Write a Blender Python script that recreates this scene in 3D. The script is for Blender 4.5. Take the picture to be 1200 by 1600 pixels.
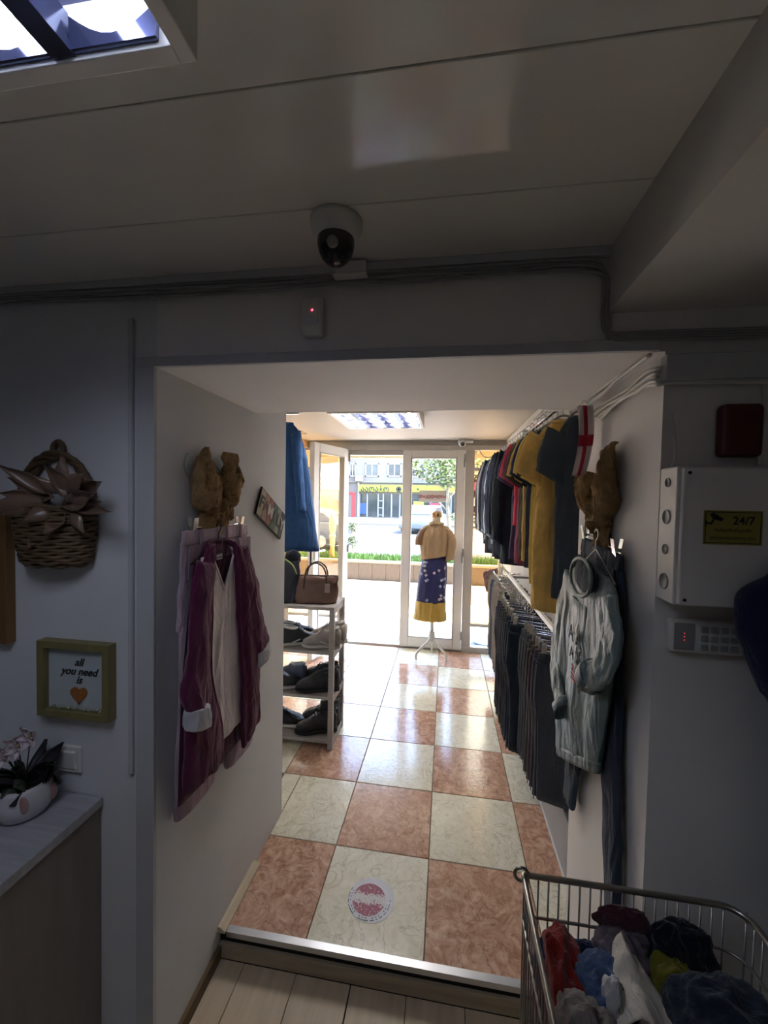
import bpy, math, random
from mathutils import Vector, Matrix, noise
R = math.radians
V = Vector
noise.seed_set(7)
scn = bpy.context.scene
COL = scn.collection
for _o in list(bpy.data.objects): bpy.data.objects.remove(_o)

# ---------------------------------------------------------------- camera
FPX, YAW, PITCH, ROLL = 637.2, 0.15128, -0.03243, 0.01971
CAM = V((0.4911, -1.4372, 1.6944))
_f = V((-math.sin(YAW)*math.cos(PITCH), math.cos(YAW)*math.cos(PITCH), math.sin(PITCH)))
_r0 = V((math.cos(YAW), math.sin(YAW), 0)); _u0 = _r0.cross(_f)
_r = _r0*math.cos(ROLL) + _u0*math.sin(ROLL)
_u = -_r0*math.sin(ROLL) + _u0*math.cos(ROLL)
cam_d = bpy.data.cameras.new('camera'); cam = bpy.data.objects.new('camera', cam_d); COL.objects.link(cam)
cam_d.sensor_fit = 'VERTICAL'; cam_d.sensor_height = 24.0; cam_d.lens = FPX/1600*24.0
cam_d.clip_start = 0.02; cam_d.clip_end = 300
cam.matrix_world = Matrix(((_r.x, _u.x, -_f.x, CAM.x), (_r.y, _u.y, -_f.y, CAM.y), (_r.z, _u.z, -_f.z, CAM.z), (0, 0, 0, 1)))
scn.camera = cam

def PX(px, py, ax, val):
    """photo pixel -> the point where its ray meets the plane  axis = val"""
    d = _f + _r*((px-600)/FPX) - _u*((py-800)/FPX)
    return CAM + d*((val-CAM[ax])/d[ax])

# ---------------------------------------------------------------- sky, sun, exposure
w = bpy.data.worlds.new('sky'); scn.world = w; w.use_nodes = True
wn = w.node_tree.nodes; wl = w.node_tree.links; wn.clear()
sky = wn.new('ShaderNodeTexSky'); sky.sky_type = 'NISHITA'; sky.sun_disc = False
sky.sun_elevation = R(58); sky.sun_rotation = R(75); sky.dust_density = 2.5; sky.air_density = 1.0
bg = wn.new('ShaderNodeBackground'); bg.inputs['Strength'].default_value = SKY_STRENGTH = 0.34
wo = wn.new('ShaderNodeOutputWorld'); wl.new(sky.outputs[0], bg.inputs[0]); wl.new(bg.outputs[0], wo.inputs[0])
sun_d = bpy.data.lights.new('sun', 'SUN'); sun_d.energy = 3.7; sun_d.angle = R(0.6); sun_d.color = (1, .97, .92)
sun = bpy.data.objects.new('sun', sun_d); COL.objects.link(sun)
sun.rotation_euler = V((0.62, 0.12, 1.0)).to_track_quat('Z', 'Y').to_euler()
scn.view_settings.view_transform = 'Standard'; scn.view_settings.look = 'None'
scn.view_settings.gamma = 1.0; scn.view_settings.use_curve_mapping = False
scn.view_settings.exposure = 3.7
SHOP_LAMP = 7.0

# ---------------------------------------------------------------- helpers
def lin(c):
    return tuple(((x/255)/12.92 if x/255 <= .04045 else (((x/255)+.055)/1.055)**2.4) for x in c)

def nodes_of(m):
    m.use_nodes = True
    nt = m.node_tree; nt.nodes.clear()
    out = nt.nodes.new('ShaderNodeOutputMaterial'); p = nt.nodes.new('ShaderNodeBsdfPrincipled')
    nt.links.new(p.outputs[0], out.inputs[0])
    return nt, p, out

def mat(name, rgb, rough=.6, metal=0., spec=.5, ns=12., na=.12, stretch=(1, 1, 1), bs=0., bst=0., emit=0., coat=0., sheen=0., rnd=0.):
    """procedural material: colour broken up by object-space noise, optional bump"""
    m = bpy.data.materials.new(name); nt, p, out = nodes_of(m)
    N = nt.nodes.new; L = nt.links.new
    c = lin(rgb)
    tc = N('ShaderNodeTexCoord'); mp = N('ShaderNodeMapping'); mp.inputs['Scale'].default_value = stretch
    L(tc.outputs['Object'], mp.inputs[0])
    nz = N('ShaderNodeTexNoise'); nz.inputs['Scale'].default_value = ns; nz.inputs['Detail'].default_value = 5
    L(mp.outputs[0], nz.inputs['Vector'])
    rp = N('ShaderNodeMapRange'); rp.inputs[1].default_value = .25; rp.inputs[2].default_value = .75
    rp.inputs[3].default_value = 1-na; rp.inputs[4].default_value = 1+na
    L(nz.outputs['Fac'], rp.inputs[0])
    mx = N('ShaderNodeVectorMath'); mx.operation = 'MULTIPLY'; mx.inputs[0].default_value = c
    L(rp.outputs[0], mx.inputs[1]); L(mx.outputs[0], p.inputs['Base Color'])
    p.inputs['Roughness'].default_value = rough; p.inputs['Metallic'].default_value = metal
    p.inputs['Specular IOR Level'].default_value = spec
    if coat: p.inputs['Coat Weight'].default_value = coat; p.inputs['Coat Roughness'].default_value = .08
    if sheen: p.inputs['Sheen Weight'].default_value = sheen
    if bst:
        n2 = N('ShaderNodeTexNoise'); n2.inputs['Scale'].default_value = bs; n2.inputs['Detail'].default_value = 3
        L(mp.outputs[0], n2.inputs['Vector'])
        bp = N('ShaderNodeBump'); bp.inputs['Strength'].default_value = bst; bp.inputs['Distance'].default_value = .01
        L(n2.outputs['Fac'], bp.inputs['Height']); L(bp.outputs[0], p.inputs['Normal'])
    if emit:
        p.inputs['Emission Color'].default_value = (*c, 1); p.inputs['Emission Strength'].default_value = emit
    return m

_cache = {}
def fabric(rgb, kind='knit'):
    k = (tuple(rgb), kind)
    if k not in _cache:
        if kind == 'denim': _cache[k] = mat('denim', rgb, .85, ns=9, na=.28, stretch=(1, 1, .35), bs=220, bst=.25, spec=.2, sheen=.15)
        elif kind == 'satin': _cache[k] = mat('satin', rgb, .45, ns=7, na=.12, bs=160, bst=.1, spec=.4)
        else: _cache[k] = mat('cloth', rgb, .9, ns=14, na=.16, bs=260, bst=.2, spec=.15, sheen=.2)
        crease(_cache[k])
    return _cache[k]
def crease(m):
    """soft broad creases under the fine weave"""
    nt = m.node_tree; N = nt.nodes.new; L = nt.links.new; p = next(n for n in nt.nodes if n.type == 'BSDF_PRINCIPLED'); old = p.inputs['Normal'].links[0].from_node
    tc = N('ShaderNodeTexCoord'); mp = N('ShaderNodeMapping'); mp.inputs['Scale'].default_value = (1.6, 1.6, .55); L(tc.outputs['Object'], mp.inputs[0])
    nz = N('ShaderNodeTexNoise'); nz.inputs['Scale'].default_value = 9; nz.inputs['Detail'].default_value = 3; nz.inputs['Distortion'].default_value = 1.2; L(mp.outputs[0], nz.inputs['Vector'])
    b = N('ShaderNodeBump'); b.inputs['Strength'].default_value = .8; b.inputs['Distance'].default_value = .025; L(nz.outputs['Fac'], b.inputs['Height'])
    L(b.outputs[0], old.inputs['Normal'])

def glass(name, tint=(1, 1, 1), refl=1.0):
    m = bpy.data.materials.new(name); m.use_nodes = True; nt = m.node_tree; nt.nodes.clear()
    N = nt.nodes.new; L = nt.links.new
    out = N('ShaderNodeOutputMaterial'); tr = N('ShaderNodeBsdfTransparent'); gl = N('ShaderNodeBsdfGlossy')
    mix = N('ShaderNodeMixShader'); lw = N('ShaderNodeLayerWeight'); lw.inputs[0].default_value = .5
    pw = N('ShaderNodeMath'); pw.operation = 'POWER'; pw.inputs[1].default_value = 5; L(lw.outputs['Facing'], pw.inputs[0])
    fr = N('ShaderNodeMath'); fr.operation = 'MULTIPLY_ADD'; fr.inputs[1].default_value = .9; fr.inputs[2].default_value = .03; L(pw.outputs[0], fr.inputs[0])
    tr.inputs[0].default_value = (*tint, 1); gl.inputs['Roughness'].default_value = .02
    L(fr.outputs[0], mix.inputs[0]); L(tr.outputs[0], mix.inputs[1]); L(gl.outputs[0], mix.inputs[2]); L(mix.outputs[0], out.inputs[0])
    return m

MATS = {}
def catmull(p0, p1, p2, p3, t):
    return .5*((2*p1) + (-p0+p2)*t + (2*p0-5*p1+4*p2-p3)*t*t + (-p0+3*p1-3*p2+p3)*t**3)

def smooth_path(pts, k=6):
    pts = [V(p) for p in pts]
    if len(pts) < 3: return pts
    out = []
    for i in range(len(pts)-1):
        a = pts[max(i-1, 0)]; b = pts[i]; c = pts[i+1]; d = pts[min(i+2, len(pts)-1)]
        for j in range(k): out.append(catmull(a, b, c, d, j/k))
    out.append(pts[-1]); return out

class MB:
    """collects shapes; build() links them as one mesh object"""
    def __init__(s): s.v = []; s.f = []
    def add(s, vs, fs):
        o = len(s.v); s.v += [V(x) for x in vs]; s.f += [tuple(i+o for i in f) for f in fs]; return s
    def box(s, a, b):
        x0, x1 = sorted((a[0], b[0])); y0, y1 = sorted((a[1], b[1])); z0, z1 = sorted((a[2], b[2]))
        return s.add([(x0, y0, z0), (x1, y0, z0), (x1, y1, z0), (x0, y1, z0), (x0, y0, z1), (x1, y0, z1), (x1, y1, z1), (x0, y1, z1)],
                     [(0, 3, 2, 1), (4, 5, 6, 7), (0, 1, 5, 4), (1, 2, 6, 5), (2, 3, 7, 6), (3, 0, 4, 7)])
    def obox(s, c, X, Y, Z):
        """box by centre and three half-axis vectors"""
        c = V(c); X = V(X); Y = V(Y); Z = V(Z)
        q = [(-1, -1, -1), (1, -1, -1), (1, 1, -1), (-1, 1, -1), (-1, -1, 1), (1, -1, 1), (1, 1, 1), (-1, 1, 1)]
        fs = [(0, 3, 2, 1), (4, 5, 6, 7), (0, 1, 5, 4), (1, 2, 6, 5), (2, 3, 7, 6), (3, 0, 4, 7)]
        if X.cross(Y).dot(Z) < 0: fs = [f[::-1] for f in fs]
        return s.add([c+X*i+Y*j+Z*k for i, j, k in q], fs)
    def tube(s, pts, r, n=8, closed=False, r_end=None):
        pts = [V(p) for p in pts]; m = len(pts); vs = []; up = None
        for i, p in enumerate(pts):
            if closed: t = pts[(i+1) % m]-pts[i-1]
            else: t = pts[min(i+1, m-1)]-pts[max(i-1, 0)]
            if t.length < 1e-9: t = V((0, 0, 1))
            t.normalize()
            if up is None: up = V((0, 0, 1)) if abs(t.z) < .9 else V((1, 0, 0))
            up = up-t*up.dot(t)
            if up.length < 1e-6: up = t.orthogonal()
            up.normalize(); bi = t.cross(up)
            rr = r if r_end is None else r+(r_end-r)*i/(m-1)
            for k in range(n):
                a = 2*math.pi*k/n; vs.append(p+up*math.cos(a)*rr+bi*math.sin(a)*rr)
        fs = []
        for i in range(m if closed else m-1):
            for k in range(n):
                a = i*n+k; b = i*n+(k+1) % n; j = (i+1) % m
                fs.append((a, b, j*n+(k+1) % n, j*n+k))
        if not closed: fs.append(tuple(range(n))[::-1]); fs.append(tuple(range((m-1)*n, m*n)))
        return s.add(vs, fs)
    def lathe(s, prof, c=(0, 0, 0), n=24, axis=None):
        """profile of (radius, height) turned about z through c, or about the given axis"""
        c = V(c); q = V((0, 0, 1)).rotation_difference(V(axis)) if axis else None
        vs = []
        for r, z in prof:
            for k in range(n):
                a = 2*math.pi*k/n; p = V((r*math.cos(a), r*math.sin(a), z))
                if q: p = q @ p
                vs.append(c+p)
        fs = [(i*n+k, i*n+(k+1) % n, (i+1)*n+(k+1) % n, (i+1)*n+k) for i in range(len(prof)-1) for k in range(n)]
        fs.append(tuple(range(n))[::-1]); fs.append(tuple(range((len(prof)-1)*n, len(prof)*n)))
        return s.add(vs, fs)
    def ball(s, c, r, nu=16, nv=10, wob=0, seed=0, fr=4.):
        c = V(c); r = V((r, r, r)) if not hasattr(r, '__len__') else V(r); vs = []
        for i in range(nv+1):
            a = math.pi*i/nv
            for k in range(nu):
                b = 2*math.pi*k/nu; d = V((math.sin(a)*math.cos(b), math.sin(a)*math.sin(b), math.cos(a)))
                f = 1
                if wob: f = 1+wob*noise.noise(d*fr+V((seed*7.1, seed*3.3, 0)))+wob*.5*noise.noise(d*fr*2.3+V((seed*1.7, 5, 0)))
                vs.append(c+V((d.x*r.x, d.y*r.y, d.z*r.z))*f)
        fs = [(i*nu+k, (i+1)*nu+k, (i+1)*nu+(k+1) % nu, i*nu+(k+1) % nu) for i in range(nv) for k in range(nu)]
        return s.add(vs, fs)
    def prism(s, poly, to3, d):
        """polygon (list of 2-D points) mapped by to3, extruded by vector d"""
        a = [V(to3(*p)) for p in poly]; d = V(d); n = len(a)
        nrm = V((0, 0, 0))
        for i in range(n): nrm += a[i].cross(a[(i+1) % n])
        fs = [tuple(range(n)), tuple(range(n, 2*n))[::-1]] + [(i, i+n, (i+1) % n+n, (i+1) % n) for i in range(n)]
        if nrm.dot(d) > 0: fs = [f[::-1] for f in fs]
        return s.add(a+[p+d for p in a], fs)
    def loft(s, secs, n=28, k=5, fold=0., ff=3., seed=0, fz=2.0, cap=True, crumple=0., cf=16.):
        """secs: (centre, half-width vector, half-depth vector, exponent) smoothed lengthwise; fold = cloth ripple in metres"""
        S = [(V(p), V(a), V(b), e) for p, a, b, e in secs]; rows = []
        for i in range(len(S)-1):
            q = [S[max(i-1, 0)], S[i], S[i+1], S[min(i+2, len(S)-1)]]
            for j in range(k):
                t = j/k; rows.append(tuple(catmull(*(x[m] for x in q), t) for m in range(4)))
        rows.append(S[-1]); vs = []; m = len(rows)
        for i, (p, a, b, e) in enumerate(rows):
            for j in range(n):
                t = 2*math.pi*j/n; c = math.cos(t); sn = math.sin(t); g = 2/e
                x = math.copysign(abs(c)**g, c); y = math.copysign(abs(sn)**g, sn); pt = p+a*x+b*y
                if fold:
                    bl = b.normalized() if b.length > 1e-9 else V((0, 1, 0))
                    env = .25+.75*min(1, i/(m*.35))
                    o = noise.noise(V((x*ff+seed*3.7, (1 if sn > 0 else -1)*2.1+seed, i/m*fz)))+.5*noise.noise(V((x*ff*2.4+seed, sn, i/m*fz*2.2+seed)))
                    pt = pt+bl*(o*fold*env)+a.normalized()*(noise.noise(V((seed*2.1, i/m*4, c*2)))*fold*.7*env)
                if crumple: pt = pt+(noise.noise_vector(pt*cf+V((seed, 0, 0)))+.5*noise.noise_vector(pt*cf*2.2+V((0, seed, 0))))*crumple
                vs.append(pt)
        fs = [(i*n+j, i*n+(j+1) % n, (i+1)*n+(j+1) % n, (i+1)*n+j) for i in range(m-1) for j in range(n)]
        if cap: fs.append(tuple(range(n))[::-1]); fs.append(tuple(range((m-1)*n, m*n)))
        return s.add(vs, fs)
    def grid(s, fn, nu, nv, th=None):
        """surface fn(u,v)->point; th = thickness vector gives it a back"""
        vs = [V(fn(i/nu, j/nv)) for i in range(nu+1) for j in range(nv+1)]; w_ = nv+1
        fs = [(i*w_+j, (i+1)*w_+j, (i+1)*w_+j+1, i*w_+j+1) for i in range(nu) for j in range(nv)]
        if th is not None:
            o = len(vs); vs += [p+V(th) for p in vs[:o]]; fs += [tuple(x+o for x in f[::-1]) for f in fs]
            rim = [i*w_ for i in range(nu+1)]+[nu*w_+j for j in range(1, nv+1)]+[i*w_+nv for i in range(nu-1, -1, -1)]+[j for j in range(nv-1, 0, -1)]
            for q in range(len(rim)):
                a = rim[q]; b = rim[(q+1) % len(rim)]; fs.append((b, a, a+o, b+o))
        return s.add(vs, fs)
    def build(s, name, m, parent=None, smooth=False, bevel=0., local=False, seg=2):
        me = bpy.data.meshes.new(name)
        if parent is None:
            xs = [p.x for p in s.v]; ys = [p.y for p in s.v]; zs = [p.z for p in s.v]
            M = Matrix.Translation(((min(xs)+max(xs))/2, (min(ys)+max(ys))/2, min(zs)))
        else: M = MATS[parent.name]
        vs = s.v if local else [M.inverted() @ p for p in s.v]
        me.from_pydata([tuple(p) for p in vs], [], s.f); me.update()
        if smooth: me.polygons.foreach_set('use_smooth', [True]*len(me.polygons))
        if m: me.materials.append(m)
        o = bpy.data.objects.new(name, me); COL.objects.link(o)
        if parent is None: o.location = M.to_translation()
        else: o.parent = parent
        MATS[o.name] = M
        if bevel:
            b = o.modifiers.new('bevel', 'BEVEL'); b.width = bevel; b.segments = seg; b.limit_method = 'ANGLE'; b.angle_limit = R(40)
        return o

def tag(o, label, cat, group=None):
    o['label'] = label; o['category'] = cat
    if group: o['group'] = group
    return o
def struct(o, label=None):
    o['kind'] = 'structure'
    if label: o['label'] = label
    return o
def thing(name, loc, label, cat, group=None, rz=0., rx=0.):
    o = bpy.data.objects.new(name, None); o.empty_display_size = .05; COL.objects.link(o)
    o.location = loc; o.rotation_euler = (rx, 0, rz)
    MATS[o.name] = Matrix.Translation(loc) @ Matrix.Rotation(rz, 4, 'Z') @ Matrix.Rotation(rx, 4, 'X')
    return tag(o, label, cat, group)
def copy_tree(o, parent=None):
    c = o.copy(); COL.objects.link(c); c.parent = parent
    for ch in KIDS.get(o.name, []): copy_tree(ch, c)
    return c
KIDS = {}
def remember(o):
    """note the children of a prototype so copies need no scene update"""
    for ch in bpy.data.objects:
        if ch.parent: KIDS.setdefault(ch.parent.name, [])
    def walk(p):
        KIDS[p.name] = [c for c in bpy.data.objects if c.parent == p]
        for c in KIDS[p.name]: walk(c)
    walk(o)
def share(o, parent, name=None, loc=None):
    """another object with the same mesh under parent"""
    c = o.copy(); COL.objects.link(c); c.parent = parent
    if name: c.name = name
    if loc is not None: c.location = loc
    return c
def text(body, size, m, parent, origin, xdir, ydir, name='lettering', ext=.0008, shear=0., align='CENTER', bold=0.):
    """raised lettering as a mesh"""
    cu = bpy.data.curves.new('t', 'FONT'); cu.body = body; cu.size = size; cu.extrude = ext; cu.shear = shear; cu.offset = bold
    cu.align_x = align; cu.align_y = 'CENTER'; cu.resolution_u = 4
    ob = bpy.data.objects.new('t', cu); COL.objects.link(ob)
    dg = bpy.context.evaluated_depsgraph_get(); me = bpy.data.meshes.new_from_object(ob.evaluated_get(dg))
    bpy.data.objects.remove(ob)
    X = V(xdir).normalized(); Y = V(ydir).normalized(); Z = X.cross(Y); o3 = V(origin)
    T = Matrix(((X.x, Y.x, Z.x, o3.x), (X.y, Y.y, Z.y, o3.y), (X.z, Y.z, Z.z, o3.z), (0, 0, 0, 1)))
    me.transform(MATS[parent.name].inverted() @ T)
    me.materials.clear(); me.materials.append(m); me.name = name
    o = bpy.data.objects.new(name, me); COL.objects.link(o); o.parent = parent; MATS[o.name] = MATS[parent.name]
    return o

# ---------------------------------------------------------------- common materials
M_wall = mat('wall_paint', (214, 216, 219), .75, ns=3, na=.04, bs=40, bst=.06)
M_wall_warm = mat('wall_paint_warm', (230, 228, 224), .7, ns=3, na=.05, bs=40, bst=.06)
M_trim = mat('trim_paint', (190, 192, 194), .6, ns=4, na=.04)
M_white = mat('white_plastic', (222, 222, 218), .4, ns=5, na=.03)
M_grey_pl = mat('grey_plastic', (150, 152, 152), .45, ns=5, na=.05)
M_pvc = mat('white_upvc', (226, 225, 220), .3, ns=6, na=.03)
M_black = mat('black_plastic', (16, 16, 18), .35, ns=8, na=.1)
M_dome = mat('smoked_dome', (8, 9, 12), .06, ns=8, na=.1, spec=.8)
M_chrome = mat('chrome', (205, 206, 208), .18, metal=1, ns=20, na=.05)
M_steel = mat('galvanised_wire', (170, 168, 162), .3, metal=1, ns=30, na=.15)
M_alu = mat('aluminium', (205, 208, 214), .32, metal=.9, ns=9, na=.08, stretch=(1, 1, 6))
M_cable = mat('white_cable', (215, 214, 206), .5, ns=20, na=.08)
M_cable_dk = mat('grey_cable', (150, 150, 150), .55, ns=20, na=.1)
M_dark = mat('dark_gap', (26, 24, 22), .9, ns=10, na=.2)
M_glass = glass('clear_glass', (.97, .985, .98))
M_amber = glass('amber_film_glass', (1.0, .84, .62))
M_burlap = mat('burlap', (150, 122, 84), .95, ns=40, na=.25, bs=180, bst=.6, spec=.1)
M_wood_wh = mat('whitewashed_laminate', (196, 194, 192), .5, ns=9, na=.14, stretch=(6, .6, 6))
crease(M_burlap)
M_led = mat('red_led', (255, 40, 60), .4, emit=1.4)
M_led_dim = mat('dim_red_led', (255, 60, 70), .4, emit=.10)
# ================================================================ the setting
def tile_mat(name, c1, c2, vein):
    m = bpy.data.materials.new(name); nt, p, out = nodes_of(m); N = nt.nodes.new; L = nt.links.new
    tc = N('ShaderNodeTexCoord'); oi = N('ShaderNodeObjectInfo'); ad = N('ShaderNodeVectorMath'); ad.operation = 'ADD'
    ml = N('ShaderNodeMath'); ml.operation = 'MULTIPLY'; ml.inputs[1].default_value = 37.
    L(oi.outputs['Random'], ml.inputs[0]); L(tc.outputs['Object'], ad.inputs[0]); L(ml.outputs[0], ad.inputs[1])
    n1 = N('ShaderNodeTexNoise'); n1.inputs['Scale'].default_value = 15; n1.inputs['Detail'].default_value = 9; n1.inputs['Roughness'].default_value = .68; n1.inputs['Distortion'].default_value = 1.4
    L(ad.outputs[0], n1.inputs['Vector'])
    r1 = N('ShaderNodeValToRGB'); r1.color_ramp.elements[0].position = .36; r1.color_ramp.elements[1].position = .66
    r1.color_ramp.elements[0].color = (*lin(c1), 1); r1.color_ramp.elements[1].color = (*lin(c2), 1)
    L(n1.outputs['Fac'], r1.inputs[0])
    n2 = N('ShaderNodeTexNoise'); n2.inputs['Scale'].default_value = 6; n2.inputs['Detail'].default_value = 7; n2.inputs['Distortion'].default_value = 2.6
    L(ad.outputs[0], n2.inputs['Vector'])
    s1 = N('ShaderNodeMath'); s1.operation = 'SUBTRACT'; s1.inputs[1].default_value = .5; L(n2.outputs['Fac'], s1.inputs[0])
    s2 = N('ShaderNodeMath'); s2.operation = 'ABSOLUTE'; L(s1.outputs[0], s2.inputs[0])
    rv = N('ShaderNodeMapRange'); rv.inputs[1].default_value = 0; rv.inputs[2].default_value = .022; rv.inputs[3].default_value = .6; rv.inputs[4].default_value = 0
    L(s2.outputs[0], rv.inputs[0])
    mx = N('ShaderNodeMix'); mx.data_type = 'RGBA'; L(rv.outputs[0], mx.inputs[0]); L(r1.outputs[0], mx.inputs[6]); mx.inputs[7].default_value = (*lin(vein), 1)
    L(mx.outputs[2], p.inputs['Base Color'])
    p.inputs['Roughness'].default_value = .14; p.inputs['IOR'].default_value = 1.48
    n3 = N('ShaderNodeTexNoise'); n3.inputs['Scale'].default_value = 55; n3.inputs['Detail'].default_value = 2; L(ad.outputs[0], n3.inputs['Vector'])
    b = N('ShaderNodeBump'); b.inputs['Strength'].default_value = .16; b.inputs['Distance'].default_value = .004
    L(n3.outputs['Fac'], b.inputs['Height']); L(b.outputs[0], p.inputs['Normal'])
    return m
M_cream = tile_mat('cream_marble_tile', (214, 209, 186), (234, 231, 214), (166, 163, 136))
M_terra = tile_mat('terracotta_marble_tile', (168, 124, 100), (218, 184, 160), (124, 84, 66))
M_grout = mat('grout', (120, 108, 92), .9, ns=30, na=.15)

XL, XR, XW, YF, T = -.345, 1.0, 1.12, -.36, .45
YB = 3.2            # shop-front plane
ZC, ZS = 2.31, 2.35 # back-room ceiling, shop ceiling
ZW = -.105          # back-room wooden floor

# --- tiled shop floor, every tile a part
sub = struct(MB().box((-1.40, 0.012, -.09), (XW, 3.30, -.006)).build('floor', M_grout), 'raised shop floor laid with cream and terracotta marble tiles in a checkerboard')
full = {}
for row in range(8):
    for col in range(-3, 3):
        x0, x1, y0, y1 = col*T, col*T+T, row*T, row*T+T
        lo = -1.36 if y0 >= .58 else XL
        x0 = max(x0, lo); x1 = min(x1, 1.06); y1 = min(y1, 3.16)
        if row == 7: y1 = 3.16
        if x1-x0 < .03 or y1-y0 < .03: continue
        if row == 1 and col < -1: x0, y0 = max(col*T, -1.36), .604
        terra = (col+row) % 2 == 1; m = M_terra if terra else M_cream
        g = .0022; whole = abs(x1-x0-T) < 1e-6 and abs(y1-y0-T) < 1e-6
        c = V(((x0+x1)/2, (y0+y1)/2, -.012))
        if whole and terra in full:
            t = share(full[terra], sub, 'tile'); t.location = c-V(sub.location)
        else:
            hx, hy = (x1-x0)/2-g, (y1-y0)/2-g
            t = MB().box((-hx, -hy, 0), (hx, hy, .012)).build('tile', m, sub, local=True, bevel=.0018, seg=1)
            t.location = c-V(sub.location)
            if whole: full[terra] = t

MB().box((-.45+.0022, .604, -.012), (XL-.002, .8978, 0)).build('tile', M_cream, sub, bevel=.0018, seg=1)
# step: aluminium nosing, dark recess, riser board
struct(MB().box((XL, .0, -.10), (XR, .012, -.0)).build('trim_1', M_dark), 'dark recessed face of the step')
o = struct(MB().box((XL+.03, -.012, -.020), (XR, -.0005, .0015)).box((XL+.03, -.012, -.0005), (XR, .016, .0018)).build('trim_2', M_alu, bevel=.001), 'silver aluminium edge strip along the step')
M_plank = mat('greige_wood_plank', (196, 180, 154), .45, ns=5, na=.22, stretch=(5, .5, 5), bs=60, bst=.06)
M_plank_d = mat('worn_riser_wood', (170, 156, 132), .6, ns=8, na=.25, stretch=(.6, 6, 6))
struct(MB().box((XL+.005, -.014, ZW), (XR, -.001, -.046)).build('trim_3', M_plank_d, bevel=.0015), 'worn wooden riser board under the step')
o = MB().prism([(0, 0), (.03, 0), (.03, .008), (.010, .022), (0, .024)], lambda a, b: (XL+a, -.02, b), (0, .30, 0)).build('trim_4', M_plank, bevel=.001)
struct(o, 'short wooden corner moulding at the foot of the left passage wall')
struct(MB().box((XL, YF, ZW), (XL+.014, -.015, ZW+.05)).build('baseboard_left', mat('brown_skirting', (104, 84, 58), .6, ns=8, na=.2, stretch=(6, .5, 6))), 'brown skirting below the left passage wall')

# --- back-room planks
base = struct(MB().box((-2.4, -3.4, ZW-.08), (2.4, -.001, ZW-.012)).build('floor', M_dark), 'greige wood plank floor of the dim back room')
proto = None
for i in range(-10, 10):
    for j in range(3):
        x0 = .183+i*.208; x1 = x0+.208
        if x0 < -2.3 or x1 > 2.38: continue
        off = (i*7 % 3)*.31; y1 = -.016 if j == 0 else -.016-j*1.2+off; y0 = max(-.016-(j+1)*1.2+off, -3.38)
        if j == 0: y0 = -.016-1.2+off
        gap = .0035 if i == 0 else .0012
        m = MB().box((x0+gap, y0+.0012, ZW-.012), (x1-.0012, y1, ZW))
        m.build('plank', M_plank, base, bevel=.0012, seg=1)

# --- walls
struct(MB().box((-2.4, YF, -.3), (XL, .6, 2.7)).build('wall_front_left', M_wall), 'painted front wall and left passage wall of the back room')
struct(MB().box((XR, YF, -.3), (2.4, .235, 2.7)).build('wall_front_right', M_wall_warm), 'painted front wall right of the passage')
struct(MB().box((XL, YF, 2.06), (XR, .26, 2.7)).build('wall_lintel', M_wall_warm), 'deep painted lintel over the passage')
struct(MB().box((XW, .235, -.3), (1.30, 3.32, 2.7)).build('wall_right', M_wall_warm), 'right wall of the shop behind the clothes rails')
struct(MB().box((1.06, .236, -.01), (XW, 3.12, .27)).build('baseboard_right', mat('grey_panel', (176, 180, 186), .5, ns=6, na=.05), bevel=.002), 'pale grey plinth panel below the trouser rail')
struct(MB().box((1.052, .236, -.005), (1.0598, 3.12, .004)).build('trim_5', M_white), 'white sealing strip at the foot of the plinth')
struct(MB().box((-1.55, .6, -.3), (-1.40, 3.32, 2.7)).build('wall_left', M_wall_warm), 'left wall of the shop')
struct(MB().box((-2.4, -3.55, -.3), (2.4, -3.4, 2.7)).build('wall_back', M_wall), 'rear wall of the back room behind the camera')
struct(MB().box((-2.55, -3.55, -.3), (-2.4, .6, 2.7)).build('wall_side_left', M_wall), 'left wall of the back room')
struct(MB().box((2.4, -3.55, -.3), (2.55, .235, 2.7)).build('wall_side_right', M_wall), 'right wall of the back room')

# --- ceilings
M_panel = mat('glossy_pvc_panel', (236, 234, 226), .08, ns=2.5, na=.03, stretch=(.3, 3, 1), spec=.5)
cb = struct(MB().box((-2.4, -3.4, ZC+.012), (2.4, YF, ZC+.1)).build('ceiling', M_dark), 'glossy off-white panel ceiling of the back room')
ys = [YF, -.58, -.84]+[-.84-.26*k for k in range(1, 11)]
for a, b in zip(ys[1:], ys[:-1]):
    MB().box((-2.39, a+.0012, ZC), (.872, b-.0012, ZC+.012)).build('panel', M_panel, cb, bevel=.0012, seg=1)
M_shopceil = mat('cream_ceiling', (180, 176, 166), .5, ns=3, na=.03)
struct(MB().box((-1.40, .26, ZS), (XW, 3.2, ZS+.12)).box((-1.40, .6, ZS+.02), (XW, 3.4, ZS+.14)).build('ceiling', M_shopceil), 'cream ceiling of the front shop')
struct(MB().box((.866, -3.4, 2.156), (2.4, YF, 2.45)).build('ceiling_beam', mat('beam_paint', (214, 211, 204), .55, ns=3, na=.04)), 'boxed ceiling beam on the right')
# cornice, opening trim, cable duct
struct(MB().box((-2.4, YF-.018, ZC-.022), (.866, YF, ZC)).build('trim_6', M_trim, bevel=.003), 'cornice between front wall and panel ceiling')
struct(MB().box((-.402, YF-.012, 2.06), (.985, YF, 2.088)).box((-.402, YF-.012, ZW), (XL, YF, 2.06)).build('trim_7', M_trim, bevel=.002), 'flat painted casing around the passage opening')
struct(MB().box((-.430, YF-.012, .858), (-.415, YF, 2.20)).build('trim_8', M_trim, bevel=.002), 'thin vertical cable duct on the left wall')
struct(MB().box((.99, YF-.03, 1.985), (2.4, YF, 2.045)).build('trim_9', M_trim, bevel=.003), 'horizontal cable duct on the right wall')

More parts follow.
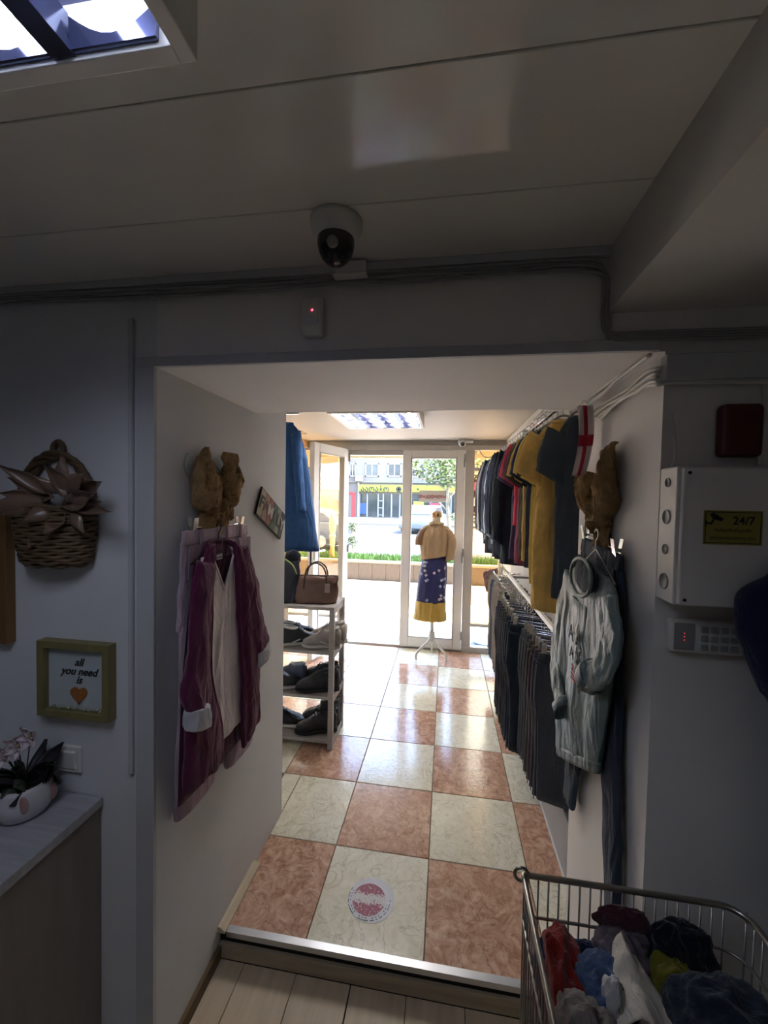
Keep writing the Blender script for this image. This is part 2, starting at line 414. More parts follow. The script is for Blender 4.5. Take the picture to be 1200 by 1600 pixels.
# --- shop front: frame, fixed windows, two door leaves
M_fr = mat('grey_upvc_frame', (186, 182, 174), .4, ns=6, na=.05)
fr = MB()
fr.box((-1.40, 3.16, 2.245), (XW, 3.24, ZS))                 # head
fr.box((-.715, 3.16, 0), (-.655, 3.24, 2.245)).box((.692, 3.16, 0), (.79, 3.24, 2.245)).box((1.075, 3.16, 0), (XW, 3.24, 2.245)).box((-1.40, 3.16, 0), (-1.34, 3.24, 2.245))
fr.box((-.655, 3.16, 2.19), (0.0, 3.24, 2.245))
fr.box((-1.40, 3.155, -.01), (-.70, 3.24, .06)).box((.692, 3.155, -.01), (XW, 3.24, .06)).box((-.66, 3.17, -.01), (.70, 3.25, .022))
for z in (2.02, .285):
    fr.box((.79, 3.17, z), (1.075, 3.23, z+.035)).box((-1.34, 3.17, z), (-.715, 3.23, z+.035))
frame = struct(fr.build('window_1', M_fr, bevel=.004), 'grey shop front frame with amber-tinted fixed side windows')
for x0, x1 in ((-1.34, -.715), (.79, 1.075)):
    for z0, z1 in ((.06, .285), (.32, 2.02), (2.055, 2.245)):
        MB().box((x0, 3.195, z0), (x1, 3.201, z1)).build('pane', M_amber if z0 > .1 else M_glass, frame)

def leaf(name, label, hinge, rz, sx, W=.655, H=2.235, z0=.02):
    t = thing(name, (hinge[0], hinge[1], z0), label, 'door', rz=rz); t['kind'] = 'structure'; del t['category']
    s = .092; f = MB()
    def X(a): return a*sx
    f.box((X(0), -.03, 0), (X(s), .03, H)).box((X(W-s), -.03, 0), (X(W), .03, H))
    f.box((X(s), -.03, 0), (X(W-s), .03, s+.02)).box((X(s), -.03, H-s), (X(W-s), .03, H))
    f.build('leaf_frame', M_pvc, t, local=True, bevel=.004)
    MB().box((X(s), -.034, s+.02), (X(s+.012), .034, H-s)).box((X(W-s-.012), -.034, s+.02), (X(W-s), .034, H-s)).box((X(s), -.034, s+.02), (X(W-s), .034, s+.032)).box((X(s), -.034, H-s-.012), (X(W-s), .034, H-s)).build('glazing_bead', M_fr, t, local=True)
    MB().box((X(s), -.004, s+.02), (X(W-s), .004, H-s)).build('pane', M_glass, t, local=True)
    for hz in (.12, 1.05, H-.14):
        MB().lathe([(.008, 0), (.009, .004), (.009, .085), (.008, .09)], (X(.005), -.04, hz), 10).build('hinge', M_grey_pl, t, local=True)
    return t
# open leaf swings inwards to the left, right leaf is shut
d1 = leaf('door_1', 'white glazed door leaf standing open into the shop', (-.655, 3.165), R(71.5), -1)
h = MB(); h.box((-.645, -.05, 1.03), (-.605, -.03, 1.17)).tube([(-.625, -.045, 1.13), (-.625, -.08, 1.13), (-.53, -.085, 1.128)], .009, 8)
h.box((-.645, .03, 1.03), (-.605, .05, 1.17)).tube([(-.625, .045, 1.13), (-.625, .08, 1.13), (-.53, .085, 1.128)], .009, 8)
h.build('handle', M_chrome, d1, local=True)
MB().box((-.6555, -.012, .98), (-.6545, .012, 1.2)).build('lock_plate', M_black, d1, local=True)
d2 = leaf('door_2', 'white glazed door leaf kept shut behind the mannequin', (.688, 3.175), 0, -1, W=.69)
MB().box((-.018, -.046, 2.04), (-.002, -.03, 2.12)).build('bolt', M_grey_pl, d2, local=True, bevel=.003)
MB().box((-.018, -.046, .98), (-.002, -.03, 1.10)).build('bolt', M_grey_pl, d2, local=True, bevel=.003)
struct(MB().box((-.66, 3.13, 2.246), (XW, 3.16, 2.30)).build('trim_10', M_fr, bevel=.003), 'rail over the shop doors')
# wooden boxing at the left end of the shop head
struct(MB().box((-1.40, 2.35, 2.27), (-1.12, 3.155, ZS)).build('trim_11', mat('orange_wood_boxing', (208, 168, 120), .5, ns=6, na=.12, stretch=(6, .6, 6))), 'light wooden boxing at the shop ceiling by the window')
# outer shell that keeps daylight out except through the shop front
struct(MB().box((-9, 3.24, 2.47), (9, 3.6, 9)).box((-9, 3.24, -.3), (-1.40, 3.6, 2.47)).box((XW, 3.24, -.3), (9, 3.6, 2.47)).box((-1.40, 3.24, ZS), (XW, 3.6, 2.47)).build('wall_facade', mat('facade_render', (200, 192, 178), .8, ns=4, na=.06)), 'street facade of the shop building')
# ================================================================ the street
M_slab = mat('threshold_slab', (150, 153, 156), .7, ns=7, na=.08)
M_paver = mat('pink_grey_paver', (178, 170, 163), .8, ns=9, na=.12)
M_paver2 = mat('red_brown_paver', (150, 132, 120), .8, ns=9, na=.14)
M_asph = mat('asphalt', (62, 65, 70), .85, ns=14, na=.1)
M_stone = mat('travertine', (74, 67, 56), .6, ns=8, na=.2, stretch=(5, 1, 1))
M_cope = mat('pale_coping', (112, 108, 98), .6, ns=9, na=.06)
M_soil = mat('soil', (70, 52, 38), .95, ns=25, na=.3)
M_grass = mat('grass', (44, 78, 18), .8, ns=12, na=.3)
M_leaf = mat('leaf_green', (64, 84, 32), .6, ns=9, na=.35)
M_leafd = mat('leaf_dark_green', (42, 58, 28), .6, ns=9, na=.35)
M_bark = mat('pale_bark', (120, 116, 106), .85, ns=14, na=.3, stretch=(1, 1, .4))
ZG = -.03
gs = struct(MB().box((-30, 3.6, ZG-.35), (30, 6.98, ZG-.03)).build('ground', M_grout), 'paved pavement outside the shop')
MB().box((-4, 3.25, ZG-.03), (4, 4.26, ZG)).build('slab', M_slab, gs, bevel=.004)
MB().box((-4, 5.40, ZG-.03), (4, 5.52, ZG+.004)).build('kerb_strip', M_cope, gs, bevel=.004)
pv = None
for i in range(-7, 7):
    for j in range(3):
        c = V((i*.38+.12*(j % 2), 4.265+j*.379+.189, ZG-.03))
        if pv is None: pv = MB().box((-.187, -.186, 0), (.187, .186, .03)).build('paver', M_paver, gs, local=True, bevel=.003, seg=1); t = pv
        else: t = share(pv, gs, 'paver')
        t.location = c-V(gs.location)
pv = None
for i in range(-5, 6):
    for j in range(2):
        c = V((i*.74, 5.525+j*.728+.363, ZG-.03))
        if pv is None: pv = MB().box((-.367, -.361, 0), (.367, .361, .03)).build('paving_slab', M_paver2, gs, local=True, bevel=.003, seg=1); t = pv
        else: t = share(pv, gs, 'paving_slab')
        t.location = c-V(gs.location)
struct(MB().box((-30, 8.0, -.6), (30, 25, -.06)).build('road', M_asph), 'wide bright road in front of the shop')
struct(MB().box((-40, 25, -.6), (40, 34.4, .02)).box((-40, 24.8, -.6), (40, 25, .08)).build('ground', M_cope), 'far pavement across the road')
MB_ = MB()
for k, x in enumerate((-9, -6, -3, 0, 3, 6)): MB_.box((x, 15.9, -.062), (x+1.6, 16.05, -.056))
struct(MB_.build('road_marking', mat('road_paint', (120, 120, 118), .7)), 'dashed white lane line on the road')
# door mat grate
t = thing('door_grate', (-.33, 3.52, ZG), 'dark scraper grating set in the pavement before the open door', 'door mat')
MB().box((-.62, 3.36, ZG), (-.04, 3.68, ZG+.006)).build('tray', mat('grate_tray', (70, 72, 76), .7), t)
for k in range(13): MB().box((-.61, 3.37+k*.024, ZG+.006), (-.05, 3.38+k*.024, ZG+.014)).build('bar', M_grey_pl, t)
# blue basin seen through the right side window
t = MB().lathe([(.10, 0), (.15, .004), (.19, .06), (.20, .065), (.185, .062), (.145, .012), (.0, .012)], (1.02, 3.52, ZG), 28).build('basin', mat('pale_blue_plastic', (138, 166, 200), .4), None, True)
tag(t, 'round pale blue basin on the pavement behind the right side window', 'basin')
# planter wall
pw = thing('planter_wall', (0, 7.0, ZG), 'low stone-clad planter wall along the pavement', 'planter')
MB().box((-12, 7.03, ZG), (12, 7.95, .34)).build('core', M_soil, pw)
pr_ = None
for i in range(-16, 16):
    if pr_ is None: pr_ = MB().box((-.144, 0, 0), (.144, .03, .36)).build('cladding_slab', M_stone, pw, local=True, bevel=.003, seg=1); t = pr_
    else: t = share(pr_, pw, 'cladding_slab')
    t.location = (i*.292, 0, 0)
MB().box((-12, 6.98, .33), (12, 7.10, .385)).box((-12, 7.88, .33), (12, 8.0, .385)).build('coping', M_cope, pw, bevel=.006)
rnd = random.Random(4); gb = MB()
for i in range(9000):
    x = rnd.uniform(-3.4, 2.6); y = rnd.uniform(7.1, 7.88); hgt = rnd.uniform(.09, .17); a = rnd.uniform(0, 6.3); dx, dy = math.cos(a)*.007, math.sin(a)*.007
    lx, ly = rnd.uniform(-.05, .05), rnd.uniform(-.05, .05)
    gb.add([(x-dx, y-dy, .34), (x+dx, y+dy, .34), (x+lx, y+ly, .34+hgt)], [(0, 1, 2)])
g = gb.build('grass', M_grass); g['kind'] = 'stuff'; tag(g, 'bright green grass growing on the planter wall', 'grass')

def foliage(mb, c, r, n, s, rnd):
    for i in range(n):
        d = V((rnd.gauss(0, 1), rnd.gauss(0, 1), rnd.gauss(0, 1))).normalized()*(rnd.random()**.45)
        p = V(c)+V((d.x*r[0], d.y*r[1], d.z*r[2]))
        a = V((rnd.gauss(0, 1), rnd.gauss(0, 1), rnd.gauss(0, .6))).normalized(); b = a.orthogonal().normalized()
        k = s*rnd.uniform(.7, 1.3)
        mb.add([p-a*k, p+b*k*.45, p+a*k, p-b*k*.45], [(0, 1, 2, 3)])
def tree(loc, h, crown, label, seed, bark=M_bark, leafm=M_leaf, n=1800, ls=.07, tr=.07):
    t = thing('street_tree', loc, label, 'tree', 'street trees'); rnd = random.Random(seed); L = V(loc)
    trunk = MB().tube(smooth_path([L, L+V((.03, 0, h*.4)), L+V((-.03, .02, h*.8)), L+V((.02, 0, h*1.25))]), tr, 10, r_end=tr*.3); trunk.build('trunk', bark, t, True)
    br = MB(); fo = MB()
    for k in range(9):
        a = k*2.4; z = h*(.55+.07*k); e = L+V((math.cos(a)*crown[0]*.8, math.sin(a)*crown[1]*.8, z+crown[2]*.5))
        br.tube(smooth_path([L+V((0, 0, z)), (L+V((0, 0, z))).lerp(e, .5)+V((0, 0, .1)), e]), tr*.35, 6, r_end=.008)
    br.build('branches', bark, t, True)
    foliage(fo, L+V((0, 0, h+crown[2]*.6)), crown, n, ls, rnd)
    f = fo.build('foliage', leafm, t); f['kind'] = 'stuff'
p = PX(699, 850, 1, 9.2)
tree((p.x, 9.2, -.06), 2.35, (1.05, .9, .7), 'pale-trunked young tree across the kerb behind the shut door', 3)
tree((2.75, 12.0, -.06), 2.7, (1.15, 1.0, .9), 'leafy tree seen through the right side window', 8, leafm=M_leafd)
c = PX(551, 822, 1, 7.6); t = thing('shrub', (c.x, 7.6, .385), 'small two-tiered green shrub on the planter at the open door', 'shrub'); rnd = random.Random(1)
MB().tube([(c.x, 7.6, .385), (c.x, 7.6, c.z)], .012, 6).build('stem', M_bark, t)
for py in (822, 846):
    f = MB(); foliage(f, PX(551, py, 1, 7.6), (.14, .14, .13), 240, .03, rnd); f = f.build('foliage', M_leafd, t); f['kind'] = 'stuff'
# hedge across the road at the right
hb = MB(); rnd = random.Random(12); foliage(hb, (5.2, 24.0, .55), (4.5, .6, .6), 2600, .12, rnd)
h = hb.build('hedge', M_leaf); tag(h, 'long low hedge across the road at the right', 'hedge')
# carved wooden post on the planter
c = PX(520, 802, 1, 7.25); z1 = c.z; z0 = .36
prof = [(.045, 0), (.05, .02), (.045, .25), (.06, .40), (.05, .44), (.068, .46), (.068, .52), (.05, .54), (.062, .60), (.075, .68), (.078, .80), (.06, .92), (.03, .985), (.0, 1.0)]
t = MB().lathe([(r*1.05, z0+z*(z1-z0)) for r, z in prof], (c.x, 7.25, 0), 18).build('wooden_post', mat('pale_turned_wood', (150, 120, 72), .6, ns=10, na=.15, stretch=(4, 4, .6)), None, True)
tag(t, 'pale turned wooden post standing on the planter behind the open leaf', 'post')

# --- cars
M_fgr = mat('far_grey_frame', (110, 112, 114), .5, na=.05); M_fwh = mat('far_white', (134, 134, 132), .5, na=.03); M_rub = mat('tyre', (26, 26, 28), .85); M_cgl = mat('car_glass', (40, 48, 56), .08, spec=.8); M_hub = mat('hub', (180, 182, 186), .3, metal=.8)
def car(x, y, rz, rgb, label, van=False, z=-.06):
    t = thing('car', (x, y, z), label, 'car', 'parked and passing cars', rz=rz); m = mat('car_paint', rgb, .25, coat=.6, na=.03)
    hh = 1.9 if van else 1.45
    low = [(-2.1, .30), (-2.12, .62), (-2.0, .84), (-.9, .93), (1.7, .95), (2.05, .86), (2.12, .5), (2.08, .28), (-2.05, .25)]
    top = [(-2.0, .86), (-1.25, .95), (-.75, hh-.06), (-.5, hh), (1.55 if van else 1.0, hh), (1.95 if van else 1.75, .95), (-1.0, .90)]
    if not van: top = [(-1.25, .9), (-.5, hh-.05), (-.2, hh), (.9, hh-.01), (1.25, hh-.1), (1.85, .92)]
    MB().prism(low, lambda a, b: (a, -.85, b), (0, 1.7, 0)).build('body', m, t, local=True, bevel=.09, seg=3, smooth=True)
    MB().prism(top, lambda a, b: (a, -.72, b), (0, 1.44, 0)).build('cabin', m, t, local=True, bevel=.07, seg=3, smooth=True)
    for s in (-1, 1):
        for a, b in ((-.55, .2), (.27, 1.1)):
            MB().box((a, s*.715, .98), (b, s*.735, hh-.12)).build('side_window', M_cgl, t, local=True, bevel=.03)
    MB().prism([(-1.16, .96), (-.62, hh-.10), (-.60, hh-.12), (-1.12, .94)], lambda a, b: (a-.03, -.62, b+.02), (0, 1.24, 0)).build('windscreen', M_cgl, t, local=True)
    for a in (-1.3, 1.3):
        for s in (-1, 1):
            wv = MB().lathe([(.2, -.1), (.31, -.1), (.33, -.07), (.33, .07), (.31, .1), (.2, .1)], (a, s*.78, .33), 20, (0, 1, 0)).build('wheel', M_rub, t, local=True, smooth=False)
            MB().lathe([(.0, -.105), (.2, -.105), (.2, .105), (.0, .105)], (a, s*.78, .33), 16, (0, 1, 0)).build('hubcap', M_hub, wv, local=True)
    for s in (-.6, .6): MB().box((-2.13, s-.14, .62), (-2.06, s+.14, .74)).build('headlight', M_white, t, local=True, bevel=.02)
    return t
car(PX(508, 830, 1, 12.2).x-1.2, 12.2, 0, (50, 54, 58), 'grey car close by, seen low through the open door leaf')
car(PX(505, 790, 1, 22).x-1.2, 22, 0, (120, 126, 34), 'bright yellow van parked behind the open door leaf', van=True)
car(PX(528, 795, 1, 21).x-2.0, 17, 0, (76, 94, 106), 'pale blue car beside the yellow van')
car(PX(663, 815, 1, 21).x, 21, R(80), (96, 102, 106), 'silver car behind the mannequin shoulder')

# --- building across the road
YH = 34.4
M_f1 = mat('pale_plaster', (106, 102, 98), .85, ns=2, na=.06); M_f2 = mat('pinkish_plaster', (112, 88, 74), .85, ns=2, na=.07); M_f3 = mat('ochre_plaster', (116, 96, 68), .85, ns=2, na=.07)
M_shopgl = mat('shop_glass_far', (40, 47, 50), .15, ns=1.5, na=.35); M_pane = mat('far_pane', (50, 56, 60), .15, ns=2, na=.3)
bl = thing('apartment_building', (-4, YH, 0), 'pale apartment block with a yellow-signed shop across the road', 'building')
def prect(px0, py0, px1, py1, y, th, y_is_front=True):
    a = PX(px0, py0, 1, y); b = PX(px1, py1, 1, y); return MB().box((a.x, y, a.z), (b.x, y+th, b.z))
a = PX(540, 820, 1, YH); b = PX(733, 820, 1, YH)
MB().box((a.x, YH, 0), (b.x, YH+8, 13)).build('wall', M_f1, bl)
def window(px0, py0, px1, py1, parent, y=None, split=2, fm=None):
    y = YH if y is None else y; A = PX(px0, py0, 1, y); B = PX(px1, py1, 1, y); x0, x1, z1, z0 = A.x, B.x, A.z, B.z
    f = MB(); g_ = .10
    f.box((x0, y-.08, z0), (x0+g_, y, z1)).box((x1-g_, y-.08, z0), (x1, y, z1)).box((x0, y-.08, z0), (x1, y, z0+g_)).box((x0, y-.08, z1-g_), (x1, y, z1))
    for k in range(1, split): xm = x0+(x1-x0)*k/split; f.box((xm-.04, y-.07, z0), (xm+.04, y, z1))
    wd = f.build('window', M_fwh, parent)
    for k in range(split):
        MB().box((x0+g_+(x1-x0-2*g_)*k/split+.03, y-.03, z0+g_), (x0+g_+(x1-x0-2*g_)*(k+1)/split-.03, y-.005, z1-g_)).build('pane', M_pane, wd)
for r in ((546, 724, 556, 745), (571, 724, 592, 745), (606, 724, 627, 745), (642, 724, 664, 746), (680, 724, 700, 746)): window(*r, bl)
for r in ((571, 690, 592, 710), (606, 690, 627, 710), (642, 690, 664, 710), (546, 690, 556, 710)): window(*r, bl)
prect(544, 752, 733, 756, YH-.25, .25).build('ledge', M_f1, bl)
# shop glazing with mullions
prect(561, 771, 733, 811, YH-.06, .06).build('shop_window', M_shopgl, bl)
for px in (561, 573, 590, 598, 611, 624, 640, 656, 672, 688, 704):
    prect(px, 771, px+1.3, 811, YH-.16, .1).build('mullion', M_fgr, bl)
for py in (782, 793, 804): prect(590, py, 598, py+1.2, YH-.16, .1).build('shelf_bar', M_fwh, bl)
prect(561, 807, 733, 812, YH-.2, .2).build('stall_riser', M_cope, bl)
M_yel = mat('yellow_sign', (122, 128, 28), .5, na=.03)
sg = prect(560, 757, 735, 770.5, YH-.5, .5).build('sign_board', M_yel, bl)
M_ink = mat('grey_lettering', (22, 22, 18), .6)
c = PX(585.5, 764, 1, YH-.52); text('ააღაბო', .66, M_ink, bl, c, (1, 0, 0), (0, 0, 1), ext=.02, bold=.012)
c = PX(623, 764.5, 1, YH-.52)
MB().lathe([(.20, 0), (.24, 0), (.24, .03), (.20, .03)], c, 24, (0, -1, 0)).lathe([(.0, 0), (.07, 0), (.07, .03), (.0, .03)], c, 16, (0, -1, 0)).build('emblem', M_ink, bl)
c = PX(653, 765, 1, YH-.52); MB().prism([(-.12, .1), (.12, .1), (0, -.12)], lambda a, b: (c.x+a, c.y, c.z+b), (0, .04, 0)).build('emblem', M_ink, bl)
prect(563, 786, 573, 803, YH-.10, .03).build('poster', mat('blue_poster', (28, 58, 108), .5), bl)
prect(646, 783, 662, 796, YH-.30, .03).build('poster', mat('lime_poster', (120, 138, 40), .5), bl)
prect(671, 786, 686, 789, YH-.30, .1).build('shop_sign', mat('red_sign', (140, 40, 54), .5), bl)
prect(671, 789, 680, 811, YH-.30, .1).build('door_panel', mat('pale_blue_door', (120, 128, 146), .5), bl)
ac = prect(555, 743, 566, 752, YH-.45, .4).build('air_conditioner', M_fwh, bl, bevel=.03)
c = PX(558.5, 747.5, 1, YH-.46); MB().lathe([(.17, 0), (.19, 0), (.19, .02), (.17, .02)], c, 18, (0, -1, 0)).build('fan_grille', M_grey_pl, ac)
prect(559, 752, 560.2, 811, YH-.2, .1).build('drainpipe', M_fwh, bl)
# red pillar sign left of the shop
c = PX(552.5, 811, 1, 33.0); d = PX(549.5, 769, 1, 33.0)
t = thing('pylon_sign', (c.x, 33, .02), 'tall red pylon sign left of the yellow-signed shop', 'sign'); Mr = mat('red_panel', (112, 14, 20), .5)
MB().box((d.x, 32.9, .02), (d.x+.32, 33.1, d.z)).build('panel', Mr, t, bevel=.02); MB().box((d.x-.22, 32.95, d.z-.25), (d.x+.32, 33.05, d.z)).build('arm', Mr, t)
# neighbouring buildings
b2 = thing('apartment_building', (-24, 33, 0), 'ochre apartment block beyond the amber left window', 'building')
MB().box((-40, 33, 0), (a.x-.4, 41, 14)).build('wall', M_f3, b2)
for px in (470, 482, 498, 510, 522, 534):
    for py in (700, 732): window(px, py, px+8, py+15, b2, y=33)
prect(470, 765, 540, 782, 32.8, .2).build('shop_window', mat('teal_front', (44, 84, 94), .4, ns=1, na=.3), b2)
prect(465, 757, 541, 765, 32.2, .8).build('awning', mat('pink_awning', (140, 106, 100), .6, ns=1.5, na=.15), b2)
b3 = thing('apartment_building', (10, 33.5, 0), 'pinkish apartment block beyond the amber right window', 'building')
MB().box((b.x+.5, 33.5, 0), (32, 41, 12)).build('wall', M_f2, b3)
prect(735, 753, 771, 767, 32.6, .9).build('awning', mat('maroon_awning', (96, 30, 34), .6, ns=1.5, na=.2), b3)
for px in (740, 752, 764, 776):
    for py in (726, 776): window(px, py, px+7, py+16, b3, y=33.5)
# canopy over the shop front
t = thing('shop_canopy', (0, 3.6, 2.36), 'cream canopy over the shop doors seen from below', 'canopy')
M_can = mat('canopy_sheet', (190, 186, 160), .6, na=.03)
MB().prism([(3.6, 2.44), (4.24, 2.36), (4.24, 2.40), (3.6, 2.48)], lambda y, z: (-3.5, y, z), (7, 0, 0)).build('sheet', M_can, t)
MB().box((-3.5, 4.22, 2.262), (3.5, 4.25, 2.40)).build('valance', M_can, t)
for x in (-2.4, -.8, .9, 2.5): MB().tube([(x, 3.6, 2.37), (x, 4.22, 2.33)], .012, 8).build('bracket', M_grey_pl, t)
# ================================================================ fixtures
def louvre_lamp(name, x0, y0, S, zb, depth, label, power, tint, nblade=5, ntube=4):
    """square ceiling fitting: housing, tubes along y, lengthwise reflectors, cross blades"""
    t = thing(name, (x0+S/2, y0+S/2, zb), label, 'ceiling lamp'); x1, y1 = x0+S, y0+S; zt = zb+depth; e = .022
    hs = MB().box((x0, y0, zb), (x0+e, y1, zt)).box((x1-e, y0, zb), (x1, y1, zt)).box((x0+e, y0, zb), (x1-e, y0+e, zt)).box((x0+e, y1-e, zb), (x1-e, y1, zt)).box((x0, y0, zt-.006), (x1, y1, zt))
    hs.build('housing', M_white, t, bevel=.002)
    M_tray = _cache.setdefault('tray', mat('brushed_tray', (44, 47, 78), .5, ns=18, na=.1))
    MB().box((x0+e, y0+e, zt-.012), (x1-e, y1-e, zt-.007)).build('tray', M_tray, t)
    M_mir = _cache.setdefault('mirror', mat('mirror_louvre', (104, 110, 140), .14, metal=.9, ns=18, na=.1))
    M_tube = mat('tube_glow', tint, .4, na=0., emit=power)
    sp = (S-2*e)/ntube
    for k in range(ntube):
        xc = x0+e+sp*(k+.5)
        MB().tube([(xc, y0+e+.012, zt-.03), (xc, y1-e-.012, zt-.03)], .012, 12).build('tube', M_tube, t, True)
    for k in range(1, ntube):
        xc = x0+e+sp*k
        MB().prism([(-.016, 0), (.016, 0), (.004, .055), (-.004, .055)], lambda a, b, xc=xc: (xc+a, y0+e, zb+.004+b), (0, S-2*e, 0)).build('reflector', M_mir, t)
    sy = (S-2*e)/nblade
    for k in range(nblade+1):
        yc = y0+e+sy*k
        if k in (0, nblade): yc += .004*(1 if k == 0 else -1)
        for q in range(ntube):
            xa = x0+e+sp*q; pts = []
            # blade with a curved upper edge between two reflectors
            top = [(xa+.012+(sp-.024)*u/8, zb+.046-.028*math.sin(math.pi*u/8)) for u in range(9)]
            MB().prism([(xa+.014, zb+.006), (xa+sp-.014, zb+.006)]+top[::-1], lambda a, b, yc=yc: (a, yc-.003, b), (0, .006, 0)).build('blade', M_mir, t)
    return t
louvre_lamp('louvre_lamp', .174-.62, -.957-.62, .62, 2.23, ZC-2.23, 'lit louvred fluorescent ceiling lamp at the upper left', 2.5, (222, 230, 250), nblade=8)
louvre_lamp('louvre_lamp', -.325, 1.26, .625, 2.265, ZS-2.265, 'louvred fluorescent ceiling lamp over the shop aisle', SHOP_LAMP, (255, 248, 238), nblade=4)

# dome camera, junction box, motion detector on the back-room ceiling and wall
c = V((.233, -.535, ZC)); t = thing('dome_camera', c, 'white dome camera with black bulb on the panel ceiling', 'security camera')
MB().lathe([(.058, 0), (.058, -.012), (.052, -.030), (.044, -.040)][::-1], c, 28).build('housing', M_white, t, True)
MB().ball(c+V((0, 0, -.045)), (.042, .042, .052), 24, 14).build('bulb', M_dome, t, True)
MB().lathe([(.0, 0), (.012, 0), (.012, .006), (.008, .008), (.0, .008)], c+V((.004, -.038, -.066)), 14, (0, -.8, -.6)).build('lens', M_grey_pl, t, True)
c = V((.232, -.352, 2.272)); t = thing('junction_box', c, 'white square junction box behind the dome camera', 'junction box')
MB().box((.190, -.398, 2.272), (.272, -.318, 2.305)).build('box', M_white, t, bevel=.004)
MB().box((.186, -.402, 2.267), (.276, -.314, 2.273)).build('lid', M_white, t, bevel=.003)
c = V((.128, YF, 2.13)); t = thing('motion_detector', (.128, YF-.02, 2.125), 'white motion detector with red light above the passage', 'motion detector')
MB().loft([((.128, YF-.012, 2.125), (.026, 0, 0), (0, .012, 0), 4), ((.128, YF-.018, 2.14), (.030, 0, 0), (0, .018, 0), 4), ((.128, YF-.022, 2.175), (.031, 0, 0), (0, .022, 0), 4), ((.128, YF-.016, 2.215), (.029, 0, 0), (0, .016, 0), 4), ((.128, YF-.010, 2.225), (.026, 0, 0), (0, .010, 0), 4)], 24).build('case', M_white, t, True)
MB().box((.106, YF-.044, 2.145), (.150, YF-.038, 2.175)).build('lens_window', M_wall, t, bevel=.003)
MB().ball(PX(488, 485, 1, YF-.041), .0035, 10, 6).build('indicator', M_led, t, True)

# small camera by the shop door with its cable
c = V((.655, 3.05, 2.305)); t = thing('dome_camera', c, 'small white camera above the shut shop door', 'security camera')
MB().box((.60, 3.03, 2.318), (.76, 3.13, ZS)).build('bracket', M_white, t, bevel=.008)
MB().ball((.645, 3.03, 2.305), (.04, .04, .036), 18, 12).build('housing', M_white, t, True)
MB().ball((.645, 3.005, 2.293), .024, 14, 8).build('bulb', M_dome, t, True)
MB().tube(smooth_path([(.83, 3.14, 2.25), (.88, 3.14, 2.18), (.95, 3.14, 2.17), (1.02, 3.14, 2.22), (1.06, 3.14, 2.25)]), .004, 6).build('cable', M_cable_dk, t, True)
# small ceiling detector near the shop lamp
t = MB().lathe([(.0, -.022), (.02, -.02), (.032, -.008), (.034, 0)], (.40, 1.22, ZS), 18).build('smoke_detector', M_white, None, True)
tag(t, 'small round white detector on the shop ceiling beside the louvred lamp', 'detector')

# --- cable runs
def cable(name, pts, r, m, label, k=5): return tag(MB().tube(smooth_path(pts, k), r, 6).build(name, m, None, True), label, 'cable', 'cable runs')
rnd = random.Random(5)
for k in range(4):
    z = 2.284-k*.009; pts = []
    for i in range(13):
        x = -1.6+i*.2; pts.append((min(x, .84), YF-.010-rnd.uniform(0, .008), z+rnd.uniform(-.004, .004)))
    pts += [(.85+.006*k, YF-.012, z-.03), (.853+.006*k, YF-.012, 2.13), (.875, YF-.012, 2.105-.004*k), (.98, YF-.012, 2.103-.006*k), (1.5, YF-.012, 2.10-.006*k), (2.3, YF-.012, 2.10-.006*k)]
    cable('cable', pts, .0042, M_cable_dk, ['topmost', 'second', 'third', 'lowest'][k]+' grey cable along the top of the front wall')
xw = XR-.008
up = [[(1012, 547), (985, 560), (960, 580), (935, 603), (905, 628), (880, 640), (850, 641)], [(1013, 551), (990, 566), (965, 588), (940, 607), (912, 627), (888, 643)], [(1015, 555), (992, 572), (962, 595), (945, 612), (920, 632), (905, 646)]]
for k, L in enumerate(up):
    pts = [PX(x, y, 0, xw-.016-.005*k) for x, y in L]
    cable('cable', pts, .0055, M_cable, ['uppermost', 'middle', 'lowest'][k]+' white cable drooping along the lintel at the right passage wall')
low = [[(1025, 577), (1008, 583), (985, 605), (965, 618), (945, 630), (925, 645)], [(1025, 583), (1012, 590), (990, 607), (970, 622), (950, 632), (930, 650)], [(1025, 589), (1010, 594), (990, 615), (972, 623), (955, 638), (935, 652)], [(1026, 595), (1014, 598), (995, 612), (978, 620), (960, 633), (940, 655)], [(1026, 601), (1010, 603), (985, 615), (970, 626), (955, 636), (945, 645)]]
for k, L in enumerate(low):
    pts = [PX(x, y, 0, xw-.008-.005*(k % 2)) for x, y in L]; s = pts[0]
    pts = [(1.9, YF-.012, s.z-.01), (1.3, YF-.012, s.z-.004), (1.06, YF-.012, s.z), (1.002, YF-.012, s.z), (.990, YF-.004, s.z)]+pts
    cable('cable', pts, .005, M_cable, ['first', 'second', 'third', 'fourth', 'fifth'][k]+' cable from the top of the lower white bundle at the passage corner')
for k in range(4):
    y0 = .27; pts = [(XW-.012-.004*k, y0+.3*i, 2.335-.013*k+rnd.uniform(-.004, .004)) for i in range(10)]
    cable('cable', pts, .0045, M_cable, ['topmost', 'second', 'third', 'lowest'][k]+' pale cable along the shop ceiling above the shirts')
# thin hooked wire on the left passage wall
tag(MB().tube(smooth_path([PX(*q, 0, XL+.004) for q in ((294, 708), (289, 718), (288, 730), (292, 742), (297, 748))]), .0016, 6).build('wire_loop', M_grey_pl, None, True), 'thin bent wire loop on the wall left of the burlap bow', 'wire')

